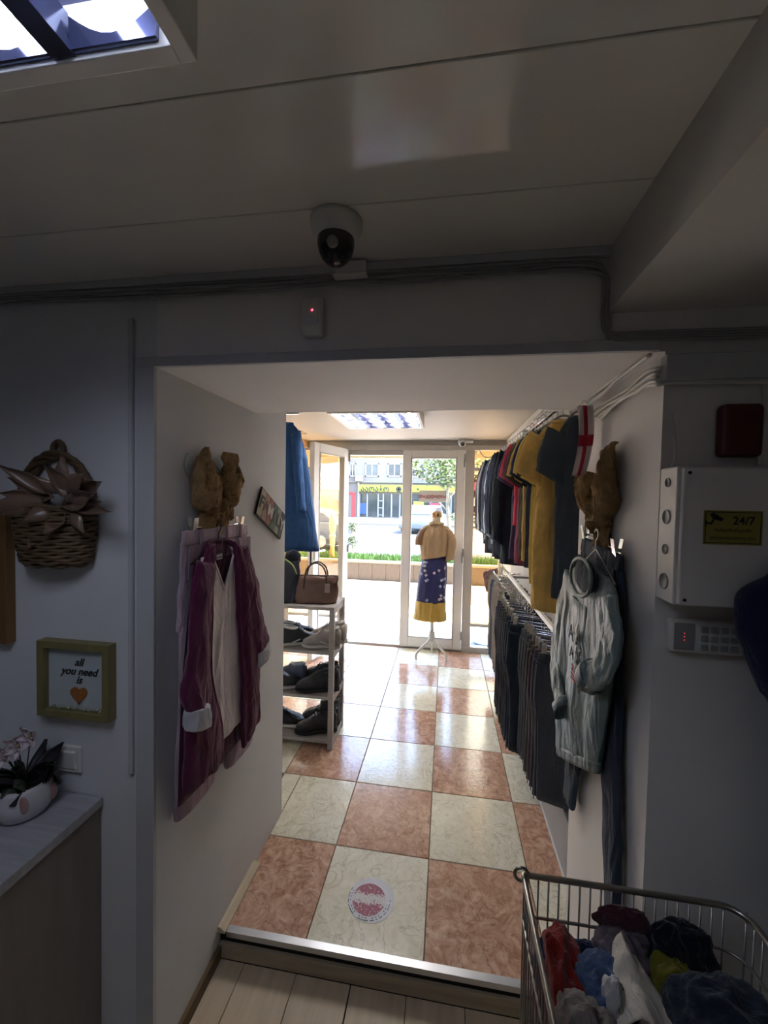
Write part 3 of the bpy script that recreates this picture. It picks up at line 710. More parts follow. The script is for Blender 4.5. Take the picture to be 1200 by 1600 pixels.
# --- right wall: meter box, sticker, keypad, red sounder
bx = thing('meter_box', (1.15, YF, 1.466), 'large white metal meter box with knockouts on the right wall', 'electrical box')
yb0 = -.437
MB().box((1.0, yb0, 1.468), (1.36, YF, 1.780)).build('housing', M_white, bx, bevel=.004)
MB().box((1.006, yb0-.012, 1.472), (1.354, yb0, 1.776)).build('door', M_wall_warm, bx, bevel=.003)
for z, r in ((1.745, .011), (1.665, .017), (1.590, .012), (1.515, .019)):
    MB().lathe([(r, -.002), (r, .0025), (r*.86, .003), (r*.84, .001), (.0, .001)], (1.0, -.398, z), 24, (-1, 0, 0)).build('knockout', M_grey_pl, bx, True)
for z in (1.765, 1.483): MB().ball((1.018, yb0-.012, z), .004, 8, 6).build('screw', M_black, bx, True)
MB().tube(smooth_path([(1.008, -.39, 1.78), (1.014, -.392, 1.80), (1.013, -.392, 1.85), (1.006, -.39, 1.905)]), .0022, 6).build('antenna_wire', M_cable, bx, True)
ys_ = yb0-.0125
def onbox(x, y, d=0): p = PX(x, y, 1, ys_-d); return p
a = onbox(1100, 797); b = onbox(1190, 853)
st = thing('sticker', (a.x, ys_, b.z), 'yellow 24/7 surveillance sticker on the meter box door', 'sticker'); M_sty = mat('sticker_yellow', (150, 140, 66), .5, na=.04); M_inkb = mat('black_ink', (18, 18, 16), .6)
MB().box((a.x, ys_-.0008, b.z), (b.x, ys_, a.z)).build('sheet', M_sty, st)
wd, hh = b.x-a.x, a.z-b.z
MB().box((a.x+.003, ys_-.0012, b.z+.003), (b.x-.003, ys_-.0007, b.z+.0045)).box((a.x+.003, ys_-.0012, a.z-.0045), (b.x-.003, ys_-.0007, a.z-.003)).box((a.x+.003, ys_-.0012, b.z+.003), (a.x+.0045, ys_-.0007, a.z-.003)).box((b.x-.0045, ys_-.0012, b.z+.003), (b.x-.003, ys_-.0007, a.z-.003)).build('border', M_inkb, st)
f = lambda u, v: (a.x+u*wd, ys_-.0006, b.z+v*hh)
MB().prism([(.10, .88), (.16, .93), (.34, .76), (.30, .68), (.16, .74)], f, (0, -.0008, 0)).prism([(.15, .74), (.18, .72), (.14, .58), (.05, .60), (.05, .54), (.02, .54), (.02, .70), (.05, .70), (.05, .65), (.12, .64)], f, (0, -.0008, 0)).build('camera_icon', M_inkb, st)
text('24/7', .024, M_inkb, st, f(.68, .70), (1, 0, 0), (0, 0, 1), bold=.0004)
text('მიმდინარეობს', .0092, M_inkb, st, f(.5, .42), (1, 0, 0), (0, 0, 1))
text('ვიდეოთვალთვალი', .0088, M_inkb, st, f(.5, .20), (1, 0, 0), (0, 0, 1))
kp = thing('alarm_keypad', (1.1, YF, 1.335), 'white alarm keypad below the meter box', 'keypad')
MB().box((1.026, YF-.022, 1.342), (1.186, YF, 1.422)).build('case', M_white, kp, bevel=.007, seg=3)
MB().box((1.034, YF-.024, 1.35), (1.078, YF-.021, 1.414)).build('display', M_grey_pl, kp, bevel=.002)
for i in range(4):
    for j in range(3): MB().box((1.092+i*.021, YF-.0265, 1.352+j*.021), (1.107+i*.021, YF-.021, 1.366+j*.021)).build('button', M_grey_pl, kp, bevel=.002)
for k, z in enumerate((1.374, 1.382, 1.390)): MB().ball((1.056, YF-.024, z), .0011, 8, 6).build('indicator', M_led_dim, kp, True)
rd = thing('alarm_sounder', (1.155, YF, 1.80), 'dark red rounded alarm sounder above the meter box', 'alarm')
MB().box((1.112, YF-.035, 1.806), (1.198, YF, 1.928)).build('case', mat('dark_red_plastic', (86, 24, 20), .4, na=.06), rd, bevel=.012, seg=3)
MB().box((1.124, YF-.037, 1.818), (1.186, YF-.034, 1.834)).build('grille', mat('red_grille', (84, 18, 16), .5), rd, bevel=.002)
MB().tube(smooth_path([(1.205, YF-.008, 2.0), (1.21, YF-.008, 1.92), (1.204, YF-.01, 1.84), (1.206, YF-.01, 1.79)]), .004, 6).build('cable', M_cable, rd, True)
# ================================================================ wall decoration and counter (back room)
def wire_hanger(name, loc, rz, label, w_=.19, drop=.09, hook=.07, m=M_black, group='hangers'):
    t = thing(name, loc, label, 'hanger', group, rz=rz)
    MB().tube([(-w_, 0, -drop), (0, 0, 0), (w_, 0, -drop), (-w_, 0, -drop)], .0022, 6).build('frame', m, t, local=True)
    MB().tube(smooth_path([(0, 0, 0), (0, 0, hook*.5), (.012, 0, hook*.7), (.014, 0, hook), (0, 0, hook*1.2), (-.014, 0, hook)]), .0022, 6).build('hook', m, t, local=True)
    return t
def clip_hanger(loc, rz, label, w_=.12, hook=.09, tilt=0., group='clip hangers', rod=True):
    t = thing('clip_hanger', loc, label, 'hanger', group, rz=rz)
    MB().tube([(-w_, 0, tilt), (w_, 0, -tilt)], .003, 8).build('bar', M_chrome, t, local=True)
    MB().tube(smooth_path([(0, 0, 0), (0, 0, hook*.6), (.014, 0, hook*.8), (.012, 0, hook*1.05), (-.008, 0, hook*1.1), (-.014, 0, hook*.95)]), .0025, 6).build('hook', M_chrome, t, local=True)
    for s in (-1, 1):
        x = s*w_*.92; z = -s*tilt*.92
        MB().obox((x, -.009, z+.004), (.011, 0, 0), (0, .0015, 0), (0, -.009*.5, .028)).obox((x, .009, z+.004), (.011, 0, 0), (0, .0015, 0), (0, .009*.5, .028)).tube([(x-.008, 0, z+.0), (x+.008, 0, z)], .006, 8).build('clip', M_chrome, t, local=True)
    return t
def nail(p, axis, label):
    o = MB().tube([V(p), V(p)+V(axis)*.05], .003, 8).lathe([(.0, 0), (.006, 0), (.006, .002), (.0, .002)], V(p)+V(axis)*.05, 10, axis).build('nail', M_chrome); return tag(o, label, 'nail', 'wall nails')

# wooden picture frame cut by the left edge
t = thing('picture_frame', (-1.0, YF, 1.225), 'plain brown wooden picture frame at the left edge', 'picture')
Mw = mat('brown_frame_wood', (120, 88, 52), .5, ns=6, na=.2, stretch=(4, 4, .5))
MB().box((-1.19, YF-.022, 1.225), (-.833, YF, 1.635)).build('backing', M_wall_warm, t)
for a, b in (((-.862, YF-.03, 1.225), (-.830, YF, 1.635)), ((-1.2, YF-.03, 1.225), (-1.168, YF, 1.635)), ((-1.168, YF-.03, 1.225), (-.862, YF, 1.257)), ((-1.168, YF-.03, 1.603), (-.862, YF, 1.635))):
    MB().box(a, b).build('rail', Mw, t, bevel=.003)

# deep box frame with lettering and heart
A = PX(57, 998, 1, YF-.03); B = PX(166, 1118, 1, YF-.03)
x0, x1, z1, z0 = A.x, A.x+.245, A.z-.004, A.z-.235
t = thing('box_frame', ((x0+x1)/2, YF, z0), 'olive-gold box frame with heart and black lettering on the left wall', 'picture')
Mo = mat('olive_gold_wood', (126, 116, 72), .45, ns=7, na=.2, stretch=(4, 4, 1)); d_ = .032; e = .022
MB().box((x0+e, YF-.012, z0+e), (x1-e, YF, z1-e)).build('backing', mat('pale_card', (204, 208, 212), .7, na=.04), t)
for a, b in (((x0, YF-d_, z0), (x0+e, YF, z1)), ((x1-e, YF-d_, z0), (x1, YF, z1)), ((x0+e, YF-d_, z0), (x1-e, YF, z0+e)), ((x0+e, YF-d_, z1-e), (x1-e, YF, z1))):
    MB().box(a, b).build('rail', Mo, t, bevel=.002)
MB().box((x0+e, YF-.028, z0+e), (x1-e, YF-.026, z1-e)).build('pane', M_glass, t)
xm = (x0+x1)/2+.006
for s_, zz in (('all', .050), ('you need', .022), ('is', -.004)): text(s_, .033, M_inkb, t, (xm, YF-.0135, (z0+z1)/2+zz), (1, 0, 0), (0, 0, 1), shear=.35, bold=.0005)
hp = []
for k in range(40):
    q = 2*math.pi*k/40; hp.append((.0018*16*math.sin(q)**3*.95, .0018*(13*math.cos(q)-5*math.cos(2*q)-2*math.cos(3*q)-math.cos(4*q))))
MB().prism(hp, lambda a, b: (xm+.002+a, YF-.0125, (z0+z1)/2-.047+b), (0, -.006, 0)).build('heart', mat('orange_felt', (176, 104, 34), .85, ns=30, na=.15), t)
rnd = random.Random(2); pb = MB()
for k in range(26): pb.ball((rnd.uniform(x0+e+.008, x1-e-.008), YF-rnd.uniform(.016, .022), z0+e+rnd.uniform(.003, .010)), rnd.uniform(.003, .005), 8, 6)
pb = pb.build('glass_pebbles', mat('pebble', (190, 186, 170), .12, na=.2), t, True); pb['kind'] = 'stuff'

# wall switch
A = PX(92, 1163, 1, YF); B = PX(130, 1206, 1, YF)
t = thing('light_switch', ((A.x+B.x)/2, YF, B.z), 'white rocker light switch on the left wall behind the flower pot', 'light switch')
MB().box((B.x-.082, YF-.010, B.z), (B.x, YF, B.z+.082)).build('plate', M_white, t, bevel=.004, seg=3)
MB().obox((B.x-.041, YF-.012, B.z+.041), (.027, 0, 0), (0, .004, .0006), (0, -.0025, .027)).build('rocker', M_white, t, bevel=.002)

# rattan wall basket with leaves
bc = PX(98, 836, 1, YF-.05); t = thing('wall_basket', (bc.x, YF, 1.478), 'brown rattan wall basket holding artificial leaves', 'basket')
M_rat = mat('dark_rattan', (96, 76, 52), .6, ns=30, na=.35); bx_ = -.660
def half(z, r): # half ring against the wall
    return [(bx_+r*math.cos(a), YF-.012-.62*r*max(0, math.sin(a)), z+.0035*math.sin(a*9+z*400)) for a in [math.pi*k/20 for k in range(21)]]
for k in range(19):
    z = 1.482+k*.0095; r = .108+.022*math.sin(min(1, k/12)*1.2)-(.012 if k == 0 else 0)
    MB().tube(half(z, r), .0062, 6).build('weave', M_rat, t, True)
MB().loft([((bx_, YF-.035, 1.48), (.10, 0, 0), (0, .032, 0), 2.2), ((bx_, YF-.038, 1.65), (.118, 0, 0), (0, .036, 0), 2.2)], 24, 2).build('inner_wall', M_rat, t, True)
hnd = [(bx_+.118*math.cos(a), YF-.02, 1.655+.150*math.sin(a)) for a in [math.pi*k/24 for k in range(25)]]
for q in range(3): MB().tube([V(p)+V((.010*math.cos(q*2.1+i*.9), -.006*math.sin(q*2.1+i*.9), .008*math.sin(q*2.1+i*.9))) for i, p in enumerate(hnd)], .009, 6).build('handle', M_rat, t, True)
MB().tube([(bx_+.018*math.cos(a), YF-.014, 1.822+.024*math.sin(a)) for a in [2*math.pi*k/14 for k in range(14)]], .008, 6, closed=True).build('hanging_loop', M_rat, t, True)
M_al = mat('bronze_leaf', (118, 96, 80), .3, ns=8, na=.2, coat=.2)
def big_leaf(parent, base, tip, wid, m, cup=.25, n=8, name='leaf'):
    base = V(base); tip = V(tip); ax = tip-base; L = ax.length; ax.normalize(); side = ax.cross(V((0, -1, 0)))
    if side.length < .05: side = V((1, 0, 0))
    side.normalize(); nrm = side.cross(ax)
    def fn(u, v):
        w2 = wid*math.sin(math.pi*min(1, u**.8))*(1-.25*u); s2 = (v-.5)*2
        return base+ax*(L*u)+side*(w2*s2)+nrm*(cup*wid*(s2*s2)-cup*wid*.8*math.sin(math.pi*u))
    return MB().grid(fn, n, 6, nrm*.0012).build(name, m, parent, True)
lf = [((95, 775), (95, 712), .034), ((110, 775), (75, 724), .03), ((105, 772), (124, 740), .034), ((118, 778), (160, 752), .034), ((105, 782), (158, 784), .018), ((108, 788), (178, 800), .022), ((110, 795), (128, 832), .026), ((98, 795), (75, 838), .034), ((85, 790), (35, 815), .03), ((80, 790), (52, 858), .045), ((75, 780), (0, 805), .036), ((80, 770), (0, 726), .024), ((70, 775), (10, 745), .022), ((70, 780), (2, 770), .024), ((78, 785), (-30, 790), .03), ((85, 778), (30, 755), .03), ((92, 772), (55, 745), .022), ((104, 790), (150, 770), .03)]
for k, (b_, t_, w_) in enumerate(lf):
    big_leaf(t, PX(*b_, 1, YF-.07), PX(*t_, 1, YF-.085-.02*(k % 3)), w_, M_al, .45 if k % 2 else -.35)

# counter
t = thing('counter', (-.95, -.9, ZW), 'grey wood-topped counter at the lower left', 'counter'); M_side = mat('taupe_board', (134, 126, 120), .6, ns=7, na=.1, stretch=(6, 6, .6))
MB().box((-1.5, -1.75, ZW), (-.530, YF-.004, .742)).build('body', M_side, t, bevel=.002)
MB().box((-1.5, -1.76, .742), (-.522, YF-.004, .770)).build('worktop', mat('grey_wood_top', (168, 168, 172), .5, ns=10, na=.16, stretch=(.6, 7, 6)), t, bevel=.002)
# flower pot on the counter
pc = V((-.690, -.455, .770)); t = thing('flower_pot', pc, 'white ceramic pot with blush spots and silk flowers on the counter', 'potted plant')
M_cer = mat('white_glaze', (206, 204, 206), .2, ns=5, na=.04, coat=.4)
pot = MB().lathe([(.040, 0), (.058, .008), (.068, .032), (.070, .055), (.064, .085), (.060, .095), (.056, .094), (.060, .08), (.0, .07)], pc, 32).build('pot', M_cer, t, True)
M_bl = mat('blush_glaze', (176, 140, 134), .25, coat=.4)
for a, z in ((-1.9, .045), (-.75, .06), (-3.0, .06), (.4, .05), (1.6, .05)):
    r_ = .0685; MB().ball(pc+V((math.cos(a)*r_, math.sin(a)*r_, z)), (.016 if abs(math.sin(a)) > .5 else .006, .006 if abs(math.sin(a)) > .5 else .016, .024), 14, 10).build('spot', M_bl, pot, True)
MB().ball(pc+V((-.018, -.070, .066)), (.011, .009, .011), 12, 8).build('nose', M_bl, pot, True)
MB().lathe([(.0, .078), (.056, .08), (.0, .09)], pc, 20).build('soil', M_soil, t)
M_dl = mat('dark_silk_leaf', (46, 44, 50), .5, ns=9, na=.3); M_gl = mat('green_silk_leaf', (66, 76, 60), .5, ns=9, na=.3); rnd = random.Random(9)
for k in range(40):
    a = rnd.uniform(0, 6.283); l = rnd.uniform(.06, .105); b_ = pc+V((math.cos(a)*.02, math.sin(a)*.02, .09)); e_ = pc+V((math.cos(a)*l, min(math.sin(a)*l, .08), .09+rnd.uniform(-.03, .075)))
    big_leaf(t, b_, e_, rnd.uniform(.026, .036), M_gl if k % 4 == 0 else M_dl, .4, 6)
M_pet = mat('white_petal', (206, 190, 196), .6, ns=12, na=.1); M_pk = mat('rose_throat', (150, 52, 80), .6); M_ctr = mat('yellow_stamen', (170, 160, 40), .6)
for k, (px, py) in enumerate(((28, 1165), (8, 1178), (48, 1150), (-8, 1160))):
    c = PX(px, py, 1, pc.y-.07); fl = MB().ball(c, .007, 10, 6).build('flower_centre', M_ctr, t, True)
    MB().tube([c, pc+V((0, 0, .08))], .0018, 5).build('stem', M_gl, t)
    for q in range(5):
        a = q*1.2566+k; big_leaf(fl, c, c+V((math.cos(a)*.034, -.012, math.sin(a)*.034)), .014, M_pet, .5, 6, 'petal')

# ================================================================ clothes on the left passage wall
def ring_collar(parent, c, a, b, r, m, name='collar'):
    c = V(c); a = V(a); b = V(b)
    MB().tube([c+a*math.cos(q)+b*math.sin(q) for q in [2*math.pi*k/24 for k in range(24)]], r, 6, closed=True).build(name, m, parent, True, local=True)

nail((XL, -.075, 1.70), (1, 0, 0), 'small nail holding the lilac jeans on the left passage wall')
clip_hanger((XL+.026, -.075, 1.585), R(90), 'chrome clip hanger holding the lilac jeans', .165, .10, .004)
M_lil = fabric((190, 170, 182), 'denim'); M_lil2 = fabric((168, 146, 160), 'denim')
t = thing('jeans', (XL, -.075, 1.58), 'faded lilac jeans with rolled cuffs clipped on the left passage wall', 'jeans', rz=R(90)); t.scale = (1, .65, 1)
MB().loft([((0, -.040, 0), (.205, 0, 0), (0, .020, 0), 2.6), ((0, -.042, -.02), (.208, 0, 0), (0, .022, 0), 2.6), ((0, -.042, -.042), (.212, 0, 0), (0, .022, 0), 2.6)], 40, 4).build('waistband', M_lil, t, True, local=True)
MB().loft([((0, -.040, -.038), (.210, 0, 0), (0, .020, 0), 2.6), ((0, -.040, -.14), (.220, 0, 0), (0, .028, 0), 2.6), ((0, -.040, -.27), (.224, 0, 0), (0, .032, 0), 2.6), ((0, -.040, -.31), (.220, 0, 0), (0, .026, 0), 2.6)], 48, 6, fold=.010, ff=3, seed=2, crumple=.006).build('hips', M_lil, t, True, local=True)
for s, xb, zb, sd in ((-1, -.128, -.90, 3), (1, .165, -.925, 4)):
    MB().loft([((s*.108, -.040, -.27), (.112, 0, 0), (0, .030, 0), 2.4), ((s*.112, -.040, -.5), (.106, 0, 0), (0, .026, 0), 2.4), ((xb, -.038, -.75), (.100, 0, 0), (0, .026, 0), 2.4), ((xb, -.038, zb), (.098, 0, 0), (0, .026, 0), 2.4)], 36, 8, fold=.010, ff=2.5, seed=sd, crumple=.005).build('leg', M_lil, t, True, local=True)
    MB().loft([((xb, -.038, zb+.065), (.103, 0, 0), (0, .031, 0), 2.6), ((xb, -.038, zb), (.105, 0, 0), (0, .033, 0), 2.6), ((xb, -.038, zb-.01), (.100, 0, 0), (0, .028, 0), 2.6)], 30, 3, fold=.004, seed=sd).build('rolled_cuff', M_lil2, t, True, local=True)
    MB().prism([(s*.20, -.05), (s*.205, -.15), (s*.17, -.145), (s*.125, -.12), (s*.105, -.05)], lambda a, b: (a, -.070, b), (0, -.004, 0)).build('pocket', M_lil2, t, local=True)
for x in (-.13, -.03, .03, .13): MB().box((x-.006, -.070, -.048), (x+.006, -.062, .004)).build('belt_loop', M_lil2, t, local=True, bevel=.001)
MB().box((-.012, -.074, -.20), (.012, -.066, -.04)).build('fly', M_lil2, t, local=True, bevel=.002)

wire_hanger('wire_hanger', (XL+.062, -.135, 1.545), R(90), 'black wire hanger holding the burgundy cardigan', .155, .065, .045)
M_bur = fabric((96, 36, 72)); M_bur2 = fabric((82, 28, 60)); M_tee = fabric((224, 216, 222), 'satin'); M_cuffw = fabric((206, 206, 214))
t = thing('cardigan', (XL+.062, -.130, 1.535), 'burgundy open cardigan with white cuffs on the left passage wall', 'cardigan', rz=R(90)); t.scale = (1, .75, .94)
MB().loft([((0, .012, -.005), (.065, 0, 0), (0, .008, 0), 2.2), ((0, .012, -.05), (.110, 0, 0), (0, .010, 0), 2.2), ((.005, .010, -.10), (.145, 0, 0), (0, .012, 0), 2.4), ((.01, .010, -.45), (.20, 0, 0), (0, .012, 0), 2.6), ((.01, .010, -.84), (.215, 0, 0), (0, .014, 0), 2.6)], 40, 7, fold=.006, ff=3, seed=11).build('back_panel', M_bur2, t, True, local=True)
for s, secs, sd in ((-1, [((-.075, -.018, -.012), (.022, 0, .01), (0, .014, 0), 2.2), ((-.100, -.026, -.07), (.040, 0, .012), (0, .016, 0), 2.2), ((-.125, -.030, -.22), (.048, 0, 0), (0, .018, 0), 2.4), ((-.140, -.030, -.45), (.066, 0, 0), (0, .020, 0), 2.4), ((-.115, -.036, -.70), (.098, 0, 0), (0, .026, 0), 2.4), ((-.125, -.034, -.795), (.105, 0, -.02), (0, .020, 0), 2.4)], 5),
                    (1, [((.075, -.018, -.012), (.022, 0, -.01), (0, .014, 0), 2.2), ((.100, -.030, -.06), (.042, 0, -.012), (0, .018, 0), 2.2), ((.130, -.034, -.20), (.052, 0, 0), (0, .022, 0), 2.4), ((.165, -.034, -.45), (.064, 0, 0), (0, .022, 0), 2.4), ((.185, -.034, -.70), (.068, 0, 0), (0, .024, 0), 2.4), ((.195, -.032, -.84), (.068, 0, .02), (0, .018, 0), 2.4)], 6)):
    MB().loft(secs, 36, 7, fold=.014, ff=2.8, seed=sd, fz=1.2, crumple=.005).build('front_panel', M_bur, t, True, local=True)
for s, P, sd in ((-1, [(-.110, -.030, -.06), (-.155, -.042, -.20), (-.192, -.055, -.36), (-.212, -.065, -.47), (-.206, -.072, -.525)], 7), (1, [(.110, -.030, -.05), (.165, -.040, -.20), (.215, -.045, -.36), (.252, -.045, -.47), (.262, -.048, -.505)], 8)):
    wv = [.046, .050, .050, .048, .036]; dv = [.020, .024, .026, .028, .026]
    sl = MB().loft([(p, (wv[i], 0, s*wv[i]*.35), (0, dv[i], 0), 2.2) for i, p in enumerate(P)], 28, 7, fold=.009, ff=2, seed=sd, fz=4, crumple=.007).build('sleeve', M_bur, t, True, local=True)
    e_ = V(P[-1])
    MB().loft([(e_+V((0, 0, .02)), (.046, 0, s*.012), (0, .036, 0), 2.3), (e_+V((0, -.002, -.01)), (.050, 0, s*.012), (0, .040, 0), 2.3), (e_+V((0, -.004, -.04)), (.048, 0, s*.014), (0, .038, 0), 2.3), (e_+V((0, -.004, -.048)), (.040, 0, s*.012), (0, .030, 0), 2.3)], 26, 4, fold=.006, seed=sd, crumple=.008).build('cuff', M_cuffw, sl, True, local=True)
MB().tube(smooth_path([(-.085, -.028, -.03), (-.06, .008, -.004), (0, .016, .002), (.06, .008, -.004), (.085, -.026, -.03)]), .011, 8).build('neckband', M_bur, t, True, local=True)
t = thing('tee_shirt', (XL+.060, -.130, 1.525), 'pale V-neck tee worn under the burgundy cardigan', 'shirt', rz=R(90)); t.scale = (1, .75, .94)
def vf(u, v):
    x = (u-.5)*2; hw = .125+.02*v; zt = -.03 if abs(x) > .58 else -.165+.135*(abs(x)/.58)
    z = zt+(-.735-zt)*v; return (x*hw, -.020-.008*math.cos(x*1.4)+.009*noise.noise(V((x*4, v*1.5, 3)))*(.3+v), z)
MB().grid(vf, 30, 26, (0, .004, 0)).build('front', M_tee, t, True, local=True)
MB().tube([vf(u, 0) for u in [.21+.58*k/20 for k in range(21)]], .005, 6).build('neckline', M_tee, t, True, local=True)
MB().box((-.018, -.004, -.055), (.018, -.002, -.035)).build('label_tag', M_white, t, local=True)

# burlap bow, left wall
def burlap(loc, rz, label, pods, tails, knots, string):
    t = thing('burlap_bow', loc, label, 'burlap bow', rz=rz)
    for k, secs in enumerate(pods): MB().loft(secs, 40, 9, fold=.012, ff=3, seed=31+k, fz=3, crumple=.016, cf=22.).build('loop', M_burlap, t, True, local=True)
    for k, secs in enumerate(tails): MB().loft(secs, 30, 8, fold=.010, ff=4, seed=51+k, fz=3, crumple=.009, cf=24.).build('tail', M_burlap, t, True, local=True)
    for k, (c, r) in enumerate(knots): MB().ball(c, r, 16, 12, .35, k).build('knot', M_burlap, t, True, local=True)
    MB().tube(smooth_path(string), .0025, 6).build('string', mat('jute_string', (170, 146, 104), .9), t, True, local=True)
    return t
def sec(x, z, w_, d, y=-.03, e=2.2, sk=0): return ((x, y, z), (w_, 0, sk), (0, d, 0), e)
burlap((XL, -.085, 1.595), R(90), 'brown burlap bow above the lilac jeans on the left wall',
       [[sec(-.085, .262, .010, .012), sec(-.080, .22, .034, .022), sec(-.085, .15, .058, .034, -.036), sec(-.080, .085, .066, .036, -.036), sec(-.060, .045, .050, .024), sec(-.050, .03, .02, .012)],
        [sec(.085, .252, .036, .012), sec(.085, .22, .048, .022), sec(.082, .15, .050, .034, -.036), sec(.060, .09, .044, .030), sec(.03, .05, .026, .02)]],
       [[sec(-.045, .05, .045, .014, -.022), sec(-.050, -.01, .058, .014, -.018), sec(-.05, -.035, .06, .012, -.016)], [sec(.085, .12, .034, .010, -.016), sec(.092, .05, .036, .010, -.016), sec(.09, .005, .036, .008, -.014)], [sec(.035, .05, .04, .014, -.022), sec(.045, -.01, .045, .012, -.018), sec(.045, -.03, .045, .01, -.016)]],
       [((.008, -.042, .065), (.026, .022, .030))], [(.01, -.062, .06), (.03, -.05, .03), (.02, -.045, 0), (.0, -.045, -.04)])
tag(MB().tube(smooth_path([(XL, -.085, 1.80), (XL+.03, -.085, 1.79), (XL+.03, -.08, 1.76)]), .002, 6).build('nail', M_chrome), 'small nail behind the burlap bow on the left wall', 'nail', 'wall nails')

# FAMILY plaque
TL, TR, BR, BL = (PX(*q, 0, XL+.012) for q in ((411, 761), (447, 803), (436, 844), (400, 803)))
cx = (TL+TR+BR+BL)/4; ex = ((TR-TL)+(BR-BL)).normalized(); ey = ((TL-BL)+(TR-BR)); ey = (ey-ex*ey.dot(ex)).normalized(); Wd, Hd = .305, .135
t = thing('family_plaque', (XL, cx.y, cx.z-.12), 'tilted striped FAMILY plaque on the left passage wall', 'sign')
nx = V((1, 0, 0)); MB().obox(cx+nx*-.004, ex*(Wd/2), ey*(Hd/2), nx*.004).build('board', M_black, t)
cols = [(150, 142, 122), (150, 120, 104), (132, 78, 74), (54, 88, 72), (128, 136, 126), (30, 38, 42)]
lets = [(24, 22, 20), (96, 66, 50), (206, 196, 186), (96, 70, 110), (22, 24, 24), (190, 194, 188)]
for k, (c_, l_, ch) in enumerate(zip(cols, lets, 'FAMILY')):
    cc = cx+ex*(-Wd/2+Wd*(k+.5)/6); MB().obox(cc+nx*.001, ex*(Wd/12-.002), ey*(Hd/2-.005), nx*.0008).build('stripe', mat('plaque_stripe', c_, .6, na=.1), t)
    text(ch, .085, mat('plaque_letter', l_, .6), t, cc+nx*.0025, ex, ey, bold=.0012)
# ================================================================ right passage wall
clip_hanger((XR-.024, -.055, 1.572), R(-90), 'chrome clip hanger holding the dark jeans', .145, .09, .012)
nail((XR, -.055, 1.675), (-1, 0, 0), 'small nail holding the dark jeans on the right passage wall')
M_dj = fabric((44, 56, 72), 'denim'); M_dj2 = fabric((32, 42, 56), 'denim')
t = thing('jeans', (XR-.004, -.055, 1.560), 'dark blue jeans clipped behind the grey sweatshirt', 'jeans', rz=R(-90)); t.scale = (1, .7, 1)
MB().loft([((0, -.028, 0), (.165, 0, -.012), (0, .016, 0), 2.6), ((0, -.030, -.045), (.172, 0, -.012), (0, .018, 0), 2.6)], 36, 4).build('waistband', M_dj2, t, True, local=True)
MB().loft([((0, -.028, -.04), (.170, 0, -.01), (0, .016, 0), 2.6), ((.01, -.028, -.16), (.185, 0, 0), (0, .022, 0), 2.6), ((.01, -.028, -.29), (.190, 0, 0), (0, .022, 0), 2.6)], 44, 6, fold=.010, ff=3, seed=21).build('hips', M_dj, t, True, local=True)
for P, wv, sd in (([(-.08, -.028, -.26), (-.11, -.030, -.5), (-.165, -.034, -.8), (-.195, -.036, -.985)], (.095, .085, .07, .045), 22), ([(.10, -.028, -.26), (.13, -.030, -.5), (.175, -.032, -.75), (.205, -.034, -1.06)], (.095, .075, .058, .045), 23)):
    MB().loft([(p, (w_, 0, 0), (0, .020, 0), 2.3) for p, w_ in zip(P, wv)], 30, 8, fold=.009, ff=2.4, seed=sd, fz=3, crumple=.006).build('leg', M_dj, t, True, local=True)
for s in (-1, 1): MB().prism([(s*.16, -.05), (s*.168, -.15), (s*.12, -.12), (s*.09, -.05)], lambda a, b: (a, -.049, b), (0, -.004, 0)).build('pocket', M_dj2, t, local=True)

wire_hanger('wire_hanger', (XR-.060, -.13, 1.555), R(-90), 'pale wire hanger holding the grey sweatshirt', .15, .075, .05, M_steel)
M_sw = fabric((112, 128, 128), 'satin'); M_sw2 = fabric((96, 112, 112), 'satin')
t = thing('sweatshirt', (XR-.060, -.095, 1.525), 'grey-green printed sweatshirt with rolled sleeves on the right passage wall', 'sweatshirt', rz=R(-90)); t.scale = (1, .75, .93)
MB().loft([((.035, 0, -.030), (.115, 0, -.01), (0, .016, 0), 2.1), ((.030, -.004, -.07), (.165, 0, -.012), (0, .026, 0), 2.2), ((.0, -.008, -.14), (.198, 0, 0), (0, .034, 0), 2.3), ((-.035, -.010, -.36), (.215, 0, 0), (0, .038, 0), 2.3), ((-.055, -.010, -.56), (.215, 0, .05), (0, .038, 0), 2.3), ((-.065, -.008, -.69), (.200, 0, .10), (0, .032, 0), 2.4), ((-.065, -.006, -.72), (.190, 0, .10), (0, .026, 0), 2.4)], 64, 8, fold=.018, ff=3.4, seed=41, fz=1.1, crumple=.006, cf=11.).build('body', M_sw, t, True, local=True)
MB().loft([((-.065, -.006, -.705), (.200, 0, .10), (0, .034, 0), 2.4), ((-.067, -.006, -.745), (.195, 0, .10), (0, .032, 0), 2.4)], 40, 3, fold=.005, seed=4).build('hem_band', M_sw2, t, True, local=True)
ck = [V((.040+.095*math.cos(q), -.058+.004*math.sin(q), -.058+.060*math.sin(q))) for q in [2*math.pi*k/28 for k in range(28)]]
MB().tube(ck, .0065, 8, closed=True).build('collar', M_sw2, t, True, local=True)
MB().ball((.040, -.040, -.055), (.090, .021, .055), 20, 12).build('neck_opening', M_dj2, t, True, local=True)
